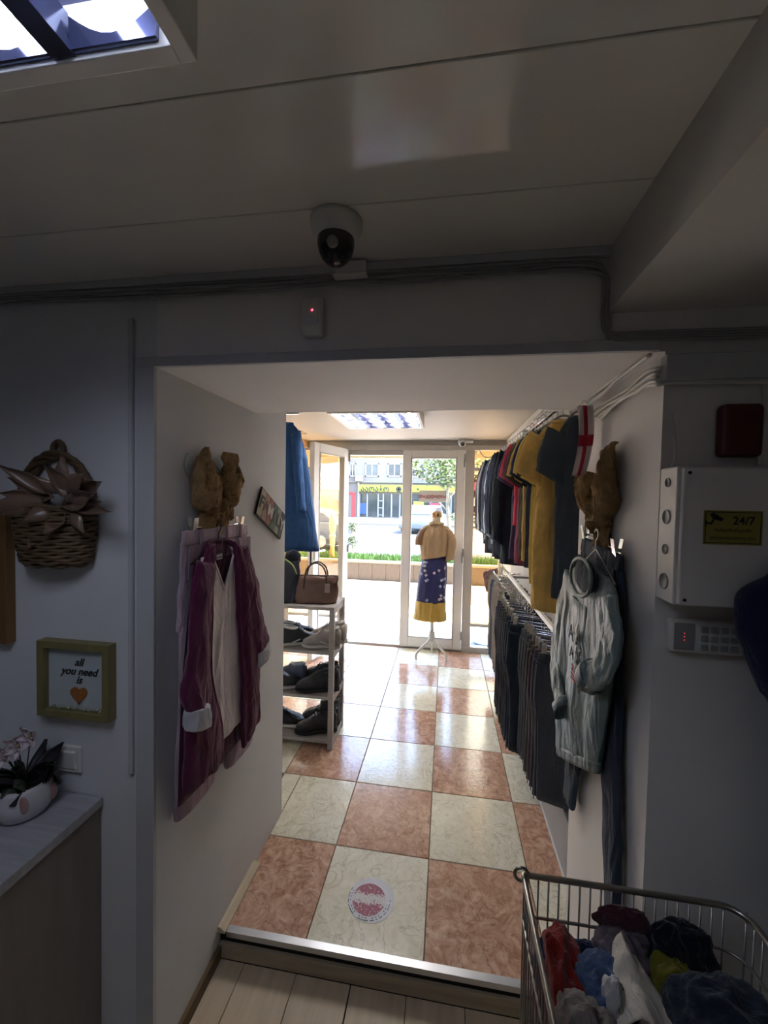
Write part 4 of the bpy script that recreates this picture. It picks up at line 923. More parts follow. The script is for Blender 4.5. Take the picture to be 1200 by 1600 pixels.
for P, wv, sd in (([(-.165, -.01, -.10), (-.235, -.015, -.25), (-.255, -.026, -.40), (-.205, -.044, -.50), (-.11, -.056, -.565)], (.060, .058, .054, .048, .038), 43), ([(.175, -.015, -.09), (.215, -.026, -.20), (.205, -.046, -.29), (.150, -.058, -.335)], (.058, .058, .050, .046), 44)):
    sl = MB().loft([(p, ((V(P[min(i+1, len(P)-1)])-V(P[max(i-1, 0)])).cross(V((0, 1, 0)))).normalized()*wv[i], (0, .022, 0), 2.2) for i, p in enumerate(P)], 36, 9, fold=.010, ff=2.2, seed=sd, fz=4, crumple=.010, cf=13.).build('sleeve', M_sw, t, True, local=True)
    e_ = V(P[-1]); d_ = (e_-V(P[-2])).normalized(); n_ = d_.cross(V((0, 1, 0))).normalized()
    MB().loft([(e_-d_*.015, n_*.046, (0, .036, 0), 2.2), (e_+d_*.012, n_*.050, (0, .040, 0), 2.2), (e_+d_*.028, n_*.045, (0, .036, 0), 2.2), (e_+d_*.020, n_*.036, (0, .027, 0), 2.2)], 26, 4, fold=.004, seed=sd, crumple=.009).build('rolled_cuff', M_sw2, sl, True, local=True)
M_prt = mat('dark_print', (48, 58, 62), .8); M_prr = mat('red_print', (170, 54, 66), .8)
def sw(x, z, y=-.054): return MATS[t.name] @ V((x, y, z))
# shield-shaped front panel that carries the print, so the lettering lies on cloth
MB().grid(lambda u, v: ((-.005)+(u-.5)*.15*(1-.5*v), -.049+.010*((u-.5)*2)**2, -.15-.30*v), 10, 10, (0, .01, 0)).build('print_panel', M_sw, t, True, local=True)
text('A A', .075, M_prt, t, sw(-.005, -.27), (0, -1, 0), (0, 0, 1), bold=.0006)
text('A 2', .060, M_prt, t, sw(-.005, -.335), (0, -1, 0), (0, 0, 1))
for k in range(4): MB().box((-.028, -.0545, -.372-k*.014), (.020, -.0525, -.379-k*.014)).build('stripe', M_prr, t, local=True)

burlap((XR, -.015, 1.585), R(-90), 'brown frayed burlap bow above the dark jeans on the right wall',
       [[sec(.105, .285, .022, .012, -.03), sec(.11, .22, .036, .020, -.036), sec(.105, .12, .048, .026, -.036), sec(.06, .05, .030, .020), sec(.03, .02, .016, .012)],
        [sec(-.145, .205, .012, .010, -.03, 2.2, .02), sec(-.10, .190, .040, .020, -.036, 2.2, .02), sec(-.06, .13, .046, .026, -.036, 2.2, .03), sec(-.02, .06, .028, .02), sec(.01, .02, .014, .012)],
        [sec(.055, .275, .030, .008, -.018), sec(.06, .20, .030, .010, -.018), sec(.04, .08, .024, .010, -.02), sec(.02, .03, .014, .01)]],
       [[sec(.02, .05, .03, .014, -.022), sec(.02, -.01, .036, .014, -.018), sec(.02, -.05, .03, .010, -.016)], [sec(.06, .05, .022, .010, -.02), sec(.075, -.02, .026, .01, -.018), sec(.08, -.05, .02, .008, -.016)]],
       [((.02, -.040, .045), (.024, .020, .026))], [(.09, -.062, .20), (.095, -.064, .12), (.08, -.06, .06), (.03, -.064, .05), (.015, -.06, .0)])
# red-cross ribbon on the cable
c0 = PX(914, 634, 0, .955); t = thing('cross_ribbon', (.955, c0.y, c0.z-.24), 'white ribbon flag with red cross hanging from the cables', 'flag', rz=R(-12))
def rb(u, v): x = (u-.5)*.050*(1-.15*v)+.012*math.sin(v*3.2)-.012*v; return (x, -.006*math.sin(u*6+v*5)-.004, .24-.24*v)
MB().grid(rb, 10, 24, (0, .003, 0)).build('cloth', fabric((226, 214, 212)), t, True, local=True)
M_rc = fabric((190, 50, 66))
MB().grid(lambda u, v: V(rb(.36+.26*u, v))+V((0, -.0012, 0)), 4, 24, (0, .001, 0)).build('red_bar', M_rc, t, True, local=True)
MB().grid(lambda u, v: V(rb(u, .42+.16*v))+V((0, -.0018, 0)), 10, 4, (0, .001, 0)).build('red_bar', M_rc, t, True, local=True)
MB().tube([(-.02, .004, .24), (-.004, .012, .262), (.02, .004, .24)], .0016, 5).build('string', M_cable, t, local=True)

# ================================================================ clothes rails in the shop
SX = .985      # shirt rail
t = thing('shirt_rail', (SX, 1.2, 2.125), 'chrome upper clothes rail along the right wall', 'clothes rail')
MB().tube([(SX, .25, 2.125), (SX, 2.5, 2.125)], .011, 10).build('rod', M_chrome, t, True)
for y in (.5, 1.4, 2.3): MB().tube([(SX, y, 2.125), (SX, y, 2.16), (XW, y, 2.17)], .007, 8).build('bracket', M_chrome, t, True)
t = thing('wall_rail', (.99, 1.1, 1.11), 'white flat rail board above the trousers', 'rail')
MB().box((.978, .27, 1.105), (.996, 1.86, 1.130)).build('board', M_white, t, bevel=.002)
for y in (.45, 1.1, 1.75): MB().box((.990, y, 1.112), (XW, y+.02, 1.126)).build('bracket', M_grey_pl, t)
for y in (.8, 1.5): struct(MB().box((XW-.012, y, .28), (XW, y+.025, 2.2)).build('trim_12', M_white), 'white slotted upright on the right shop wall')
TX = 1.03
t = thing('trouser_rail', (TX, 1.4, 1.075), 'chrome lower clothes rail carrying the trousers', 'clothes rail')
MB().tube([(TX, .27, 1.078), (TX, 2.75, 1.078)], .010, 10).build('rod', M_chrome, t, True)
for y in (.3, 1.2, 2.1): MB().tube([(TX, y, 1.078), (XW, y, 1.085)], .007, 8).build('bracket', M_chrome, t, True)

def shirt(x, y, rz, w_, L, rgb, label, sleeve, seed, kind='knit', trim=None, zt=2.055, strings=False):
    t = thing({'short': 'tee_shirt', 'long': 'long_sleeve_shirt', 'jacket': 'jacket'}[sleeve], (x, y, zt), label, 'jacket' if sleeve == 'jacket' else 'shirt', 'tops on the upper rail', rz=rz)
    m = fabric(rgb, kind); d = .022; m2 = fabric(trim) if trim else m
    MB().loft([((0, 0, 0), (w_*.36, 0, 0), (0, .010, 0), 2.2), ((0, 0, -.035), (w_*.72, 0, 0), (0, .016, 0), 2.2), ((0, 0, -.085), (w_*.95, 0, 0), (0, d, 0), 2.4), ((0, 0, -.3), (w_, 0, 0), (0, d*1.1, 0), 2.4), ((0, 0, -L*.75), (w_*1.02, 0, 0), (0, d*1.15, 0), 2.4), ((0, 0, -L), (w_*1.05, 0, 0), (0, d*1.1, 0), 2.4)], 40, 6, fold=.013, ff=2.8, seed=seed, fz=1.3, crumple=.005, cf=12.).build('body', m, t, True, local=True)
    for s in (-1, 1):
        if sleeve == 'short': P = [(s*w_*.78, 0, -.07), (s*w_*1.08, -.004, -.16), (s*w_*1.22, -.006, -.255)]; wv = (.070, .078, .080)
        else: P = [(s*w_*.80, 0, -.07), (s*w_*1.08, -.006, -.22), (s*w_*1.16, -.010, -.42), (s*w_*1.14, -.012, -.60)]; wv = (.062, .060, .052, .044)
        sl = MB().loft([(p, (wv[i]*.8, 0, s*wv[i]*.5), (0, .022, 0), 2.2) for i, p in enumerate(P)], 22, 6, fold=.006, ff=2, seed=seed+s, fz=3, crumple=.006).build('sleeve', m, t, True, local=True)
        e_ = V(P[-1]); q = wv[-1]
        MB().loft([(e_+V((-s*.004, 0, .012)), (q*.83, 0, s*q*.52), (0, .024, 0), 2.2), (e_+V((0, 0, -.004)), (q*.84, 0, s*q*.52), (0, .024, 0), 2.2)], 22, 2).build('cuff', m2, sl, True, local=True)
    ring_collar(t, (0, 0, -.004), (w_*.38, 0, 0), (0, .016, .004), .009, m2)
    if sleeve == 'jacket':
        MB().box((-.005, -.042, -L+.01), (.005, -.020, -.04)).build('zip', M_grey_pl, t, local=True)
    if strings:
        for s in (-1, 1): MB().tube(smooth_path([(s*.03, -.028, -.03), (s*.04, -.042, -.12), (s*.045, -.044, -.26)]), .004, 6).build('drawstring', M_cable, t, True, local=True)
    h = thing('shirt_hanger', (x, y, zt+.005), 'grey plastic hanger under the '+' '.join(label.split()[-10:]) if len(label.split()) > 11 else 'grey plastic hanger under the '+label, 'hanger', 'hangers on the upper rail', rz=rz)
    MB().tube(smooth_path([(-w_*.66, 0, -.028), (-w_*.3, 0, .004), (0, 0, .016), (w_*.3, 0, .004), (w_*.66, 0, -.028)]), .005, 6).build('shoulders', M_grey_pl, h, True, local=True)
    MB().tube(smooth_path([(0, 0, .016), (0, 0, .05), (.010, 0, .062), (.012, 0, .078), (0, 0, .088), (-.012, 0, .078)]), .0025, 6).build('hook', M_chrome, h, True, local=True)
    return t
NTH = ['first', 'second', 'third', 'fourth', 'fifth', 'sixth', 'seventh', 'eighth', 'ninth', 'tenth', 'eleventh', 'twelfth', 'thirteenth', 'fourteenth', 'fifteenth', 'sixteenth', 'seventeenth', 'eighteenth', 'nineteenth', 'twentieth', 'twenty-first', 'twenty-second', 'twenty-third', 'twenty-fourth', 'twenty-fifth', 'twenty-sixth', 'twenty-seventh', 'twenty-eighth', 'twenty-ninth', 'thirtieth']
tops = [((52, 60, 70), 'charcoal tee', 'short', .76, None), ((200, 164, 88), 'mustard yellow tee', 'short', .84, None), ((194, 174, 92), 'lemon yellow tee with dark marks', 'short', .74, (70, 60, 40)), ((38, 50, 78), 'navy tee', 'short', .68, None), ((182, 150, 80), 'ochre tee', 'short', .66, (60, 50, 40)),
        ((60, 64, 50), 'olive tee', 'short', .66, None), ((120, 50, 70), 'burgundy tee', 'short', .70, None), ((186, 52, 62), 'bright red tee', 'short', .50, None), ((70, 60, 92), 'violet-grey tee', 'short', .70, None), ((30, 38, 46), 'black hooded jacket with pale drawstrings', 'jacket', .74, None), ((40, 48, 60), 'dark slate jacket', 'jacket', .72, (110, 118, 140)),
        ((44, 50, 72), 'navy striped shirt', 'long', .74, (150, 156, 172)), ((28, 34, 42), 'black jacket', 'jacket', .74, None), ((150, 172, 190), 'pale blue shirt', 'long', .66, None), ((38, 52, 60), 'dark teal shirt', 'long', .72, None), ((58, 58, 76), 'grey-violet jacket', 'jacket', .72, (140, 140, 150)), ((30, 34, 42), 'black long-sleeved top', 'long', .76, None), ((160, 160, 166), 'light grey striped shirt', 'long', .66, None), ((44, 44, 60), 'midnight shirt', 'long', .70, None), ((104, 50, 66), 'maroon printed shirt', 'long', .60, (70, 40, 50)), ((150, 128, 150), 'lilac shirt', 'long', .60, (190, 150, 140))]
lift = lambda c: tuple(int(min(255, v*1.12+14)) for v in c)
y = .36
for k, (rgb, nm, sl, L, tr) in enumerate(tops):
    f = k/(len(tops)-1); near = k < 9
    wd = (.078 if k == 0 else .105) if near else .135+.02*f; x = SX-.0-.05*f+(.035 if k == 0 else 0)
    lab = nm+', '+NTH[k]+' from the passage corner on the upper rail'
    shirt(x, y, R(-26 if near else -22-8*math.sin(k)), wd, L, lift(rgb), lab, sl, 60+k*3, trim=tr, zt=2.05-(.0 if k != 7 else -.01), strings=(k == 9))
    y += .082+(.02 if sl == 'jacket' else 0)

# trousers on the lower rail
def trousers(x, y, rz, L, w_, rgb, label, seed, stripe=False, dz=0.):
    zt = .985+dz
    t = thing('trousers', (x, y, zt), label, 'trousers', 'trousers on the lower rail', rz=rz); m = fabric(rgb, 'denim')
    MB().loft([((0, 0, 0), (w_, 0, 0), (0, .016, 0), 3), ((0, 0, -.045), (w_*1.04, 0, 0), (0, .017, 0), 3)], 26, 3).build('waistband', m, t, True, local=True)
    for s in (-1, 1):
        lg = MB().loft([((s*.004, s*.011, -.04), (w_*1.03, 0, 0), (0, .010, 0), 2.6), ((0, s*.012, -.22), (w_*1.12, 0, 0), (0, .012, 0), 2.6), ((-s*.006, s*.011, -.5*L), (w_*.98, 0, 0), (0, .011, 0), 2.6), ((-s*.012, s*.010, -L), (w_*.98, 0, 0), (0, .011, 0), 2.6)], 26, 6, fold=.006, ff=2.2, seed=seed+s, fz=2).build('leg', m, t, True, local=True)
        MB().tube([(-w_*1.02, s*.022, -.05), (-w_*1.08, s*.024, -.22), (-w_*.96, s*.022, -.5*L), (-w_*.97, s*.020, -L)], .0022, 5).build('seam', fabric(tuple(min(255, c+42) for c in rgb)), lg, local=True)
    h = clip_hanger((x, y, zt+.012), rz, 'clip hanger of the '+label, w_*.8, .085, 0, 'clip hangers on the lower rail')
y = .50; k = 0
grp = [(7, (54, 54, 58), 'charcoal'), (9, (26, 30, 38), 'black'), (4, (76, 70, 66), 'dark taupe'), (5, (104, 98, 90), 'grey striped'), (2, (44, 42, 66), 'navy'), (2, (120, 104, 88), 'brown')]
rnd = random.Random(21)
for n, rgb, nm in grp:
    for q in range(n):
        c_ = lift(tuple(max(0, min(255, v+rnd.randint(-7, 7))) for v in rgb)); blk = nm == 'black'
        lab = nm+' trousers, '+NTH[k]+' from the passage corner on the lower rail'
        trousers(TX-(.035 if blk else .0)-.02*(k/29), y, R(-20+rnd.uniform(-4, 4)), (.74 if blk else .69)+rnd.uniform(-.012, .012), .105 if not blk else .125, c_, lab, 90+k*2, dz=rnd.uniform(-.008, .008)); y += .066 if k < 16 else .076; k += 1
# printed scarf thrown over the far end of the lower rail
c = PX(766, 905, 1, 2.72); t = thing('printed_scarf', (c.x, 2.72, c.z-.09), 'patterned brown scarf at the far end of the lower rail', 'scarf', rz=R(-10))
MB().loft([((.02, 0, .19), (.05, 0, .02), (0, .010, 0), 2.5), ((0, 0, .11), (.075, 0, -.03), (0, .016, 0), 2.5), ((.02, 0, .0), (.05, 0, .04), (0, .012, 0), 2.5)], 30, 6, fold=.012, seed=5, crumple=.008).build('cloth', mat('printed_cloth', (122, 96, 92), .9, ns=45, na=.6), t, True, local=True)
# ================================================================ shoe rack with bags
sx0, sx1, sy0, sy1 = -.93, -.228, 1.17, 1.47
M_rk = mat('grey_oak_board', (172, 168, 164), .5, ns=8, na=.12, stretch=(.7, 6, 6))
rk = thing('shoe_rack', ((sx0+sx1)/2, 1.32, 0), 'grey wooden four-shelf shoe rack beside the aisle', 'shelf unit')
for x in (sx0, sx1-.034):
    for y in (sy0, sy1-.034): MB().box((x, y, 0), (x+.034, y+.034, .965)).build('post', M_rk, rk, bevel=.002)
LV = [.035, .335, .640, .940]
for z in LV:
    MB().box((sx0+.002, sy0+.004, z), (sx1-.002, sy1-.004, z+.022)).build('shelf', M_rk, rk, bevel=.002)
for z in LV: 
    for x in (sx0+.004, sx1-.030): MB().box((x, sy0+.034, z-.03), (x+.026, sy1-.034, z)).build('side_rail', M_rk, rk, bevel=.0015)
M_sole = mat('shoe_sole', (188, 186, 180), .7, ns=20, na=.1); M_soled = mat('dark_sole', (34, 34, 38), .8, ns=20, na=.15)
def shoe(x, y, z, rz, rgb, label, sole=M_sole, boot=False, s=1.0, accent=None, straps=False, heel_up=False):
    t = thing('ankle_boot' if boot else 'sneaker', (x, y, z), label, 'shoe', 'shoes on the rack', rz=rz); m = mat('shoe_upper', rgb, .55, ns=18, na=.22, bs=70, bst=.3); L = .27*s
    def sc(u, w_, zc, h, e=2.4): return ((u*L, 0, zc*s*1.25), (0, w_*s*1.1, 0), (0, 0, h*s*1.3), e)
    MB().loft([((-.5*L, 0, .013*s), (0, .018*s, 0), (0, 0, .010*s), 3), ((-.45*L, 0, .014*s), (0, .034*s, 0), (0, 0, .014*s), 3), ((-.1*L, 0, .014*s), (0, .034*s, 0), (0, 0, .013*s), 3), ((.22*L, 0, .014*s), (0, .047*s, 0), (0, 0, .013*s), 3), ((.42*L, 0, .017*s), (0, .036*s, 0), (0, 0, .012*s), 3), ((.5*L, 0, .020*s), (0, .014*s, 0), (0, 0, .008*s), 3)], 24, 5).build('sole', sole, t, True, local=True)
    up = [sc(-.49, .018, .055, .030), sc(-.44, .031, .060, .045), sc(-.25, .034, .062, .046), sc(-.02, .036, .056, .040), sc(.18, .043, .044, .028), sc(.36, .037, .036, .020), sc(.47, .018, .030, .010)]
    MB().loft(up, 26, 6, fold=.004, seed=int(x*100), crumple=.006, cf=18.).build('upper', m, t, True, local=True)
    if boot: MB().loft([((-.26*L, 0, .08*s), (.055*s, 0, 0), (0, .033*s, 0), 2.2), ((-.27*L, 0, .13*s), (.050*s, 0, 0), (0, .034*s, 0), 2.2), ((-.30*L, 0, .20*s), (.056*s, 0, 0), (0, .038*s, 0), 2.2)], 24, 6, fold=.005, seed=3).build('shaft', m, t, True, local=True)
    else: MB().tube([((-.25+.17*math.cos(q))*L, .026*s*math.sin(q), (.130+.012*math.cos(q+3.14))*s) for q in [2*math.pi*k/20 for k in range(20)]], .010*s, 7, closed=True).build('collar', fabric(accent or rgb), t, True, local=True)
    for k in range(4): 
        u = .0+.06*k; MB().tube([(u*L, -.022*s, (.120-.016*k)*s), ((u+.012)*L, 0, (.131-.017*k)*s), (u*L, .022*s, (.120-.016*k)*s)], .0032*s, 5).build('lace', fabric(accent or (205, 205, 205)), t, True, local=True)
    if accent and not boot:
        for sgn in (-1, 1): MB().tube([(-.2*L, sgn*.0345*s, .03*s), (-.02*L, sgn*.038*s, .05*s), (.1*L, sgn*.036*s, .066*s)], .005*s, 6).build('side_stripe', fabric(accent), t, True, local=True)
    if straps:
        for zz in (.10, .15): MB().tube([((-.27+.0)*L+.058*s*math.cos(q), .038*s*math.sin(q), zz*s) for q in [2*math.pi*k/18 for k in range(18)]], .006*s, 6, closed=True).build('strap', M_black, t, True, local=True)
    return t
zt = [z+.0225 for z in LV]
# second shelf
shoe(-.50, 1.27, zt[2], R(28), (40, 44, 52), 'black and white sneaker on the upper shoe shelf by the wall', accent=(220, 220, 216))
shoe(-.56, 1.38, zt[2], R(40), (52, 58, 66), 'slate sneaker behind the black and white one', accent=(190, 192, 190))
shoe(-.335, 1.245, zt[2], R(188), (158, 152, 146), 'grey sneaker nearest the aisle on the upper shoe shelf', accent=(206, 202, 196))
shoe(-.33, 1.385, zt[2], R(172), (190, 184, 176), 'pale sneaker behind the grey one on the upper shoe shelf', accent=(220, 216, 210), s=1.05)
# third shelf
shoe(-.36, 1.25, zt[1], R(196), (28, 32, 42), 'chunky black sneaker in front on the middle shelf', M_soled, s=1.12, accent=(44, 48, 58))
shoe(-.38, 1.38, zt[1], R(170), (22, 26, 34), 'chunky black sneaker at the back of the middle shelf', M_soled, s=1.12, accent=(38, 42, 52))
shoe(-.62, 1.24, zt[1], R(20), (30, 34, 44), 'black shoe with white toe mark by the wall on the middle shelf', M_sole, accent=(200, 202, 206))
shoe(-.60, 1.38, zt[1], R(160), (78, 90, 112), 'blue-grey sneaker at the back of the middle shelf', M_sole, accent=(150, 160, 176))
# bottom shelf
shoe(-.37, 1.26, zt[0], R(200), (20, 22, 30), 'black strapped ankle boot in front on the lowest shelf', M_soled, True, 1.08, straps=True)
shoe(-.38, 1.39, zt[0], R(178), (24, 26, 34), 'black strapped ankle boot at the back of the lowest shelf', M_soled, True, 1.08, straps=True)
shoe(-.60, 1.30, zt[0], R(10), (26, 28, 36), 'low black shoe by the wall on the lowest shelf', M_sole)
# brown handbag
def handbag(x, y, z, rz, rgb, label, w_=.155, h_=.185, hd=True, name='handbag'):
    t = thing(name, (x, y, z), label, 'bag', rz=rz); m = mat('bag_leather', rgb, .5, ns=10, na=.2, bs=60, bst=.25)
    MB().loft([((0, 0, .002), (w_*.86, 0, 0), (0, .062, 0), 3.4), ((0, 0, .02), (w_*.95, 0, 0), (0, .070, 0), 3.2), ((0, 0, h_*.5), (w_*1.0, 0, 0), (0, .060, 0), 3), ((0, 0, h_*.82), (w_*.98, 0, 0), (0, .040, 0), 2.6), ((.0, 0, h_), (w_*.95, 0, .01), (0, .018, 0), 2.4)], 44, 7, fold=.014, ff=3.5, seed=71, fz=3, crumple=.014, cf=9.).build('body', m, t, True, local=True)
    if hd:
        for s in (-1, 1): MB().tube(smooth_path([(-w_*.5, s*.055, h_*.55), (-w_*.48, s*.04, h_*.95), (-w_*.36, s*.035, h_*1.32), (0, s*.03, h_*1.50), (w_*.36, s*.035, h_*1.32), (w_*.48, s*.04, h_*.95), (w_*.5, s*.055, h_*.55)]), .0055, 8).build('handle', mat('dark_strap', (62, 48, 44), .5), t, True, local=True)
        MB().box((-w_*.97, -.008, h_*.98), (w_*.97, .008, h_*1.0+.004)).build('zip', M_black, t, local=True)
        MB().obox((w_*.55, -.062, h_*.6), (.018, 0, 0), (0, .003, 0), (0, .004, .03)).build('luggage_tag', mat('tag_leather', (168, 156, 150), .5), t, local=True, bevel=.002)
    return t
handbag(-.395, 1.30, .963, R(8), (112, 86, 78), 'brown leather handbag with loop handles on top of the shoe rack')
t = handbag(-.635, 1.28, .963, R(-6), (38, 42, 56), 'dark navy backpack beside the brown handbag on the rack', .13, .28, False, 'backpack')
MB().tube(smooth_path([(-.10, -.05, .25), (.0, -.055, .31), (.09, -.045, .27), (.12, -.03, .20)]), .006, 8).build('green_piping', fabric((150, 170, 110)), t, True, local=True)
MB().ball((.06, .03, .30), (.06, .04, .06), 18, 12, .1, 3).build('hood', fabric((34, 38, 52)), t, True, local=True)

# blue coat above the rack
t = thing('coat_rail', (-1.0, 1.40, 2.305), 'short chrome rail carrying the blue coat', 'clothes rail'); MB().tube([(-1.398, 1.40, 2.30), (-.58, 1.40, 2.30)], .009, 8).build('rod', M_chrome, t, True); MB().tube([(-.60, 1.40, 2.30), (-.60, 1.40, ZS)], .006, 8).build('bracket', M_chrome, t)
wire_hanger('wire_hanger', (-.69, 1.40, 2.235), R(8), 'wire hanger holding the blue coat', .17, .08, .055, M_steel)
M_co = fabric((58, 96, 148)); t = thing('coat', (-.69, 1.40, 2.235), 'long denim-blue coat hanging above the shoe rack', 'coat', rz=R(8))
MB().loft([((0, 0, 0), (.055, 0, 0), (0, .02, 0), 2.2), ((.004, 0, -.05), (.095, 0, 0), (0, .04, 0), 2.2), ((.008, 0, -.14), (.130, 0, 0), (0, .055, 0), 2.3), ((.018, 0, -.45), (.185, 0, 0), (0, .06, 0), 2.3), ((.03, 0, -.93), (.245, 0, 0), (0, .07, 0), 2.4)], 48, 8, fold=.018, ff=3, seed=81, fz=.9, crumple=.006).build('body', M_co, t, True, local=True)
for s in (-1, 1): MB().loft([((s*.095, -.03, -.08), (.036, 0, s*.015), (0, .040, 0), 2.2), ((s*.120, -.045, -.35), (.036, 0, s*.01), (0, .045, 0), 2.2), ((s*.150, -.055, -.64), (.034, 0, 0), (0, .040, 0), 2.2)], 24, 8, fold=.008, seed=83+s).build('sleeve', M_co, t, True, local=True)
ring_collar(t, (0, 0, -.012), (.062, 0, 0), (0, .026, .006), .013, M_co)

# ================================================================ mannequin and its clothes
mx, my = .372, 2.90
t = thing('mannequin', (mx, my, 0), 'headless tailor mannequin on a white tripod stand before the shut door', 'mannequin')
M_st = mat('white_painted_wood', (206, 204, 198), .4, na=.05)
st = MB().tube([(mx, my, .16), (mx, my, .95)], .018, 12).build('pole', M_st, t, True)
MB().lathe([(.018, .17), (.032, .19), (.036, .24), (.028, .29), (.018, .30)], (mx, my, 0), 18).build('hub', M_st, t, True)
for a in (R(210), R(330), R(90)):
    d = V((math.cos(a), math.sin(a), 0)); c = V((mx, my, 0))
    MB().tube(smooth_path([c+d*.012+V((0, 0, .235)), c+d*.05+V((0, 0, .18)), c+d*.13+V((0, 0, .12)), c+d*.178+V((0, 0, .07)), c+d*.180+V((0, 0, .012))]), .013, 10).build('leg', M_st, t, True)
tx = mx+.018
torso = [((tx, my, .92), (.13, 0, 0), (0, .09, 0), 2.2), ((tx, my, 1.08), (.115, 0, 0), (0, .08, 0), 2.2), ((tx, my, 1.25), (.14, 0, 0), (0, .095, 0), 2.2), ((tx, my, 1.38), (.155, 0, 0), (0, .075, 0), 2.2), ((tx, my, 1.42), (.08, 0, 0), (0, .055, 0), 2.2), ((tx, my, 1.46), (.048, 0, 0), (0, .045, 0), 2.2), ((tx, my, 1.51), (.046, 0, 0), (0, .045, 0), 2.2)]
MB().loft(torso, 32, 6).build('torso', mat('beige_jersey', (206, 188, 160), .8, na=.06), t, True)
MB().lathe([(.05, 1.51), (.053, 1.53), (.047, 1.56), (.025, 1.575), (.0, 1.578)], (tx+.005, my, 0), 24).build('neck_cap', mat('floral_cap', (196, 160, 110), .7, ns=38, na=.45), t, True)
for k in range(5):
    a = k*1.25; MB().ball((tx+.005+.04*math.cos(a), my-.03*abs(math.sin(a))-.02, 1.535+.012*math.sin(a*2)), .012, 10, 8).build('flower', fabric([(196, 110, 60), (70, 80, 60), (206, 140, 90)][k % 3]), t, True)
M_bl2 = fabric((170, 142, 108), 'satin'); M_bl3 = fabric((140, 110, 80), 'satin')
t = thing('blouse', (tx, my, 1.06), 'tan blouse with draped short sleeves on the mannequin', 'blouse')
MB().loft([((tx, my, 1.435), (.070, 0, 0), (0, .058, 0), 2.2), ((tx, my, 1.405), (.135, 0, 0), (0, .080, 0), 2.2), ((tx, my, 1.33), (.162, 0, 0), (0, .102, 0), 2.3), ((tx-.005, my, 1.2), (.160, 0, 0), (0, .112, 0), 2.3), ((tx-.01, my, 1.09), (.155, 0, .03), (0, .112, 0), 2.3)], 60, 7, fold=.020, ff=4.5, seed=91, fz=.8).build('body', M_bl2, t, True)
MB().loft([((tx-.12, my-.02, 1.395), (.05, 0, .02), (0, .06, 0), 2.2), ((tx-.165, my-.025, 1.31), (.045, 0, .015), (0, .065, 0), 2.2), ((tx-.175, my-.03, 1.22), (.046, 0, 0), (0, .065, 0), 2.2)], 26, 6, fold=.008, seed=93).build('sleeve', M_bl3, t, True)
MB().loft([((tx+.12, my-.01, 1.39), (.05, 0, -.02), (0, .06, 0), 2.2), ((tx+.165, my-.02, 1.28), (.045, 0, 0), (0, .07, 0), 2.2), ((tx+.160, my-.03, 1.15), (.045, 0, 0), (0, .065, 0), 2.2), ((tx+.150, my-.03, 1.065), (.045, 0, .012), (0, .055, 0), 2.2)], 26, 6, fold=.010, seed=94).build('sleeve', M_bl2, t, True)
MB().tube(smooth_path([(tx-.065, my-.06, 1.44), (tx-.02, my-.075, 1.46), (tx+.04, my-.07, 1.45), (tx+.07, my-.02, 1.44)]), .016, 8).build('scarf_collar', mat('floral_scarf', (206, 186, 150), .8, ns=40, na=.4), t, True)
t = thing('skirt', (mx-.015, my, .42), 'navy floral skirt with mustard hem on the mannequin', 'skirt'); kx = mx-.008
M_nv = fabric((44, 46, 92), 'satin'); M_mu = fabric((190, 156, 74), 'satin')
S1 = [((kx+.02, my, 1.13), (.118, 0, 0), (0, .085, 0), 2.2), ((kx+.015, my, 1.0), (.138, 0, 0), (0, .10, 0), 2.2), ((kx, my, .85), (.150, 0, 0), (0, .105, 0), 2.2), ((kx-.012, my, .615), (.158, 0, 0), (0, .11, 0), 2.2)]
MB().loft(S1, 56, 8, fold=.008, ff=3, seed=95, fz=.8).build('panel', M_nv, t, True)
MB().loft([((kx-.012, my, .622), (.159, 0, 0), (0, .111, 0), 2.2), ((kx-.015, my, .53), (.166, 0, 0), (0, .116, 0), 2.2), ((kx-.018, my, .425), (.178, 0, 0), (0, .122, 0), 2.2)], 56, 8, fold=.018, ff=5, seed=96, fz=.5).build('hem_panel', M_mu, t, True)
rnd = random.Random(17); M_fl = [fabric((196, 200, 226)), fabric((150, 160, 200)), fabric((214, 196, 200))]
for k in range(26):
    z = rnd.uniform(.64, 1.06); a = rnd.uniform(-1.15, 1.15)-math.pi/2; f = (1.1-z)/.5
    p = V((kx+.005-.012*f+(.142+.014*f)*math.cos(a), my+(.098+.012*f)*math.sin(a)-.004, z)); fl = MB()
    for q in range(4): 
        b_ = q*1.57+k; fl.ball(p+V((math.cos(b_)*.009, -.004, math.sin(b_)*.009)), (.007, .003, .007), 8, 6)
    fl.build('printed_flower', M_fl[k % 3], t, True)

# hanging CLOSED sign on the shut door
A = PX(655, 766, 1, 3.13); B = PX(697, 785, 1, 3.13)
t = thing('door_sign', ((A.x+B.x)/2, 3.13, B.z), 'small white hanging sign with red Georgian lettering on the shut door', 'sign')
MB().box((A.x, 3.126, B.z), (B.x, 3.132, A.z)).build('board', M_white, t, bevel=.012, seg=3)
text('დაკეტილია', .050, mat('red_letter', (176, 40, 56), .6), t, ((A.x+B.x)/2, 3.1245, (A.z+B.z)/2), (1, 0, 0), (0, 0, 1), bold=.001)
h = PX(676, 744, 1, 3.13)
MB().tube([(A.x+.06, 3.129, A.z), h, (B.x-.06, 3.129, A.z)], .003, 5).build('cord', M_grey_pl, t)
tag(MB().lathe([(.0, 0), (.012, .001), (.014, .012), (.006, .016), (.0, .03)], (h.x, 3.17, h.z), 14, (0, -1, 0)).build('suction_hook', M_white, None, True), 'small suction hook on the glass above the hanging sign', 'hook')

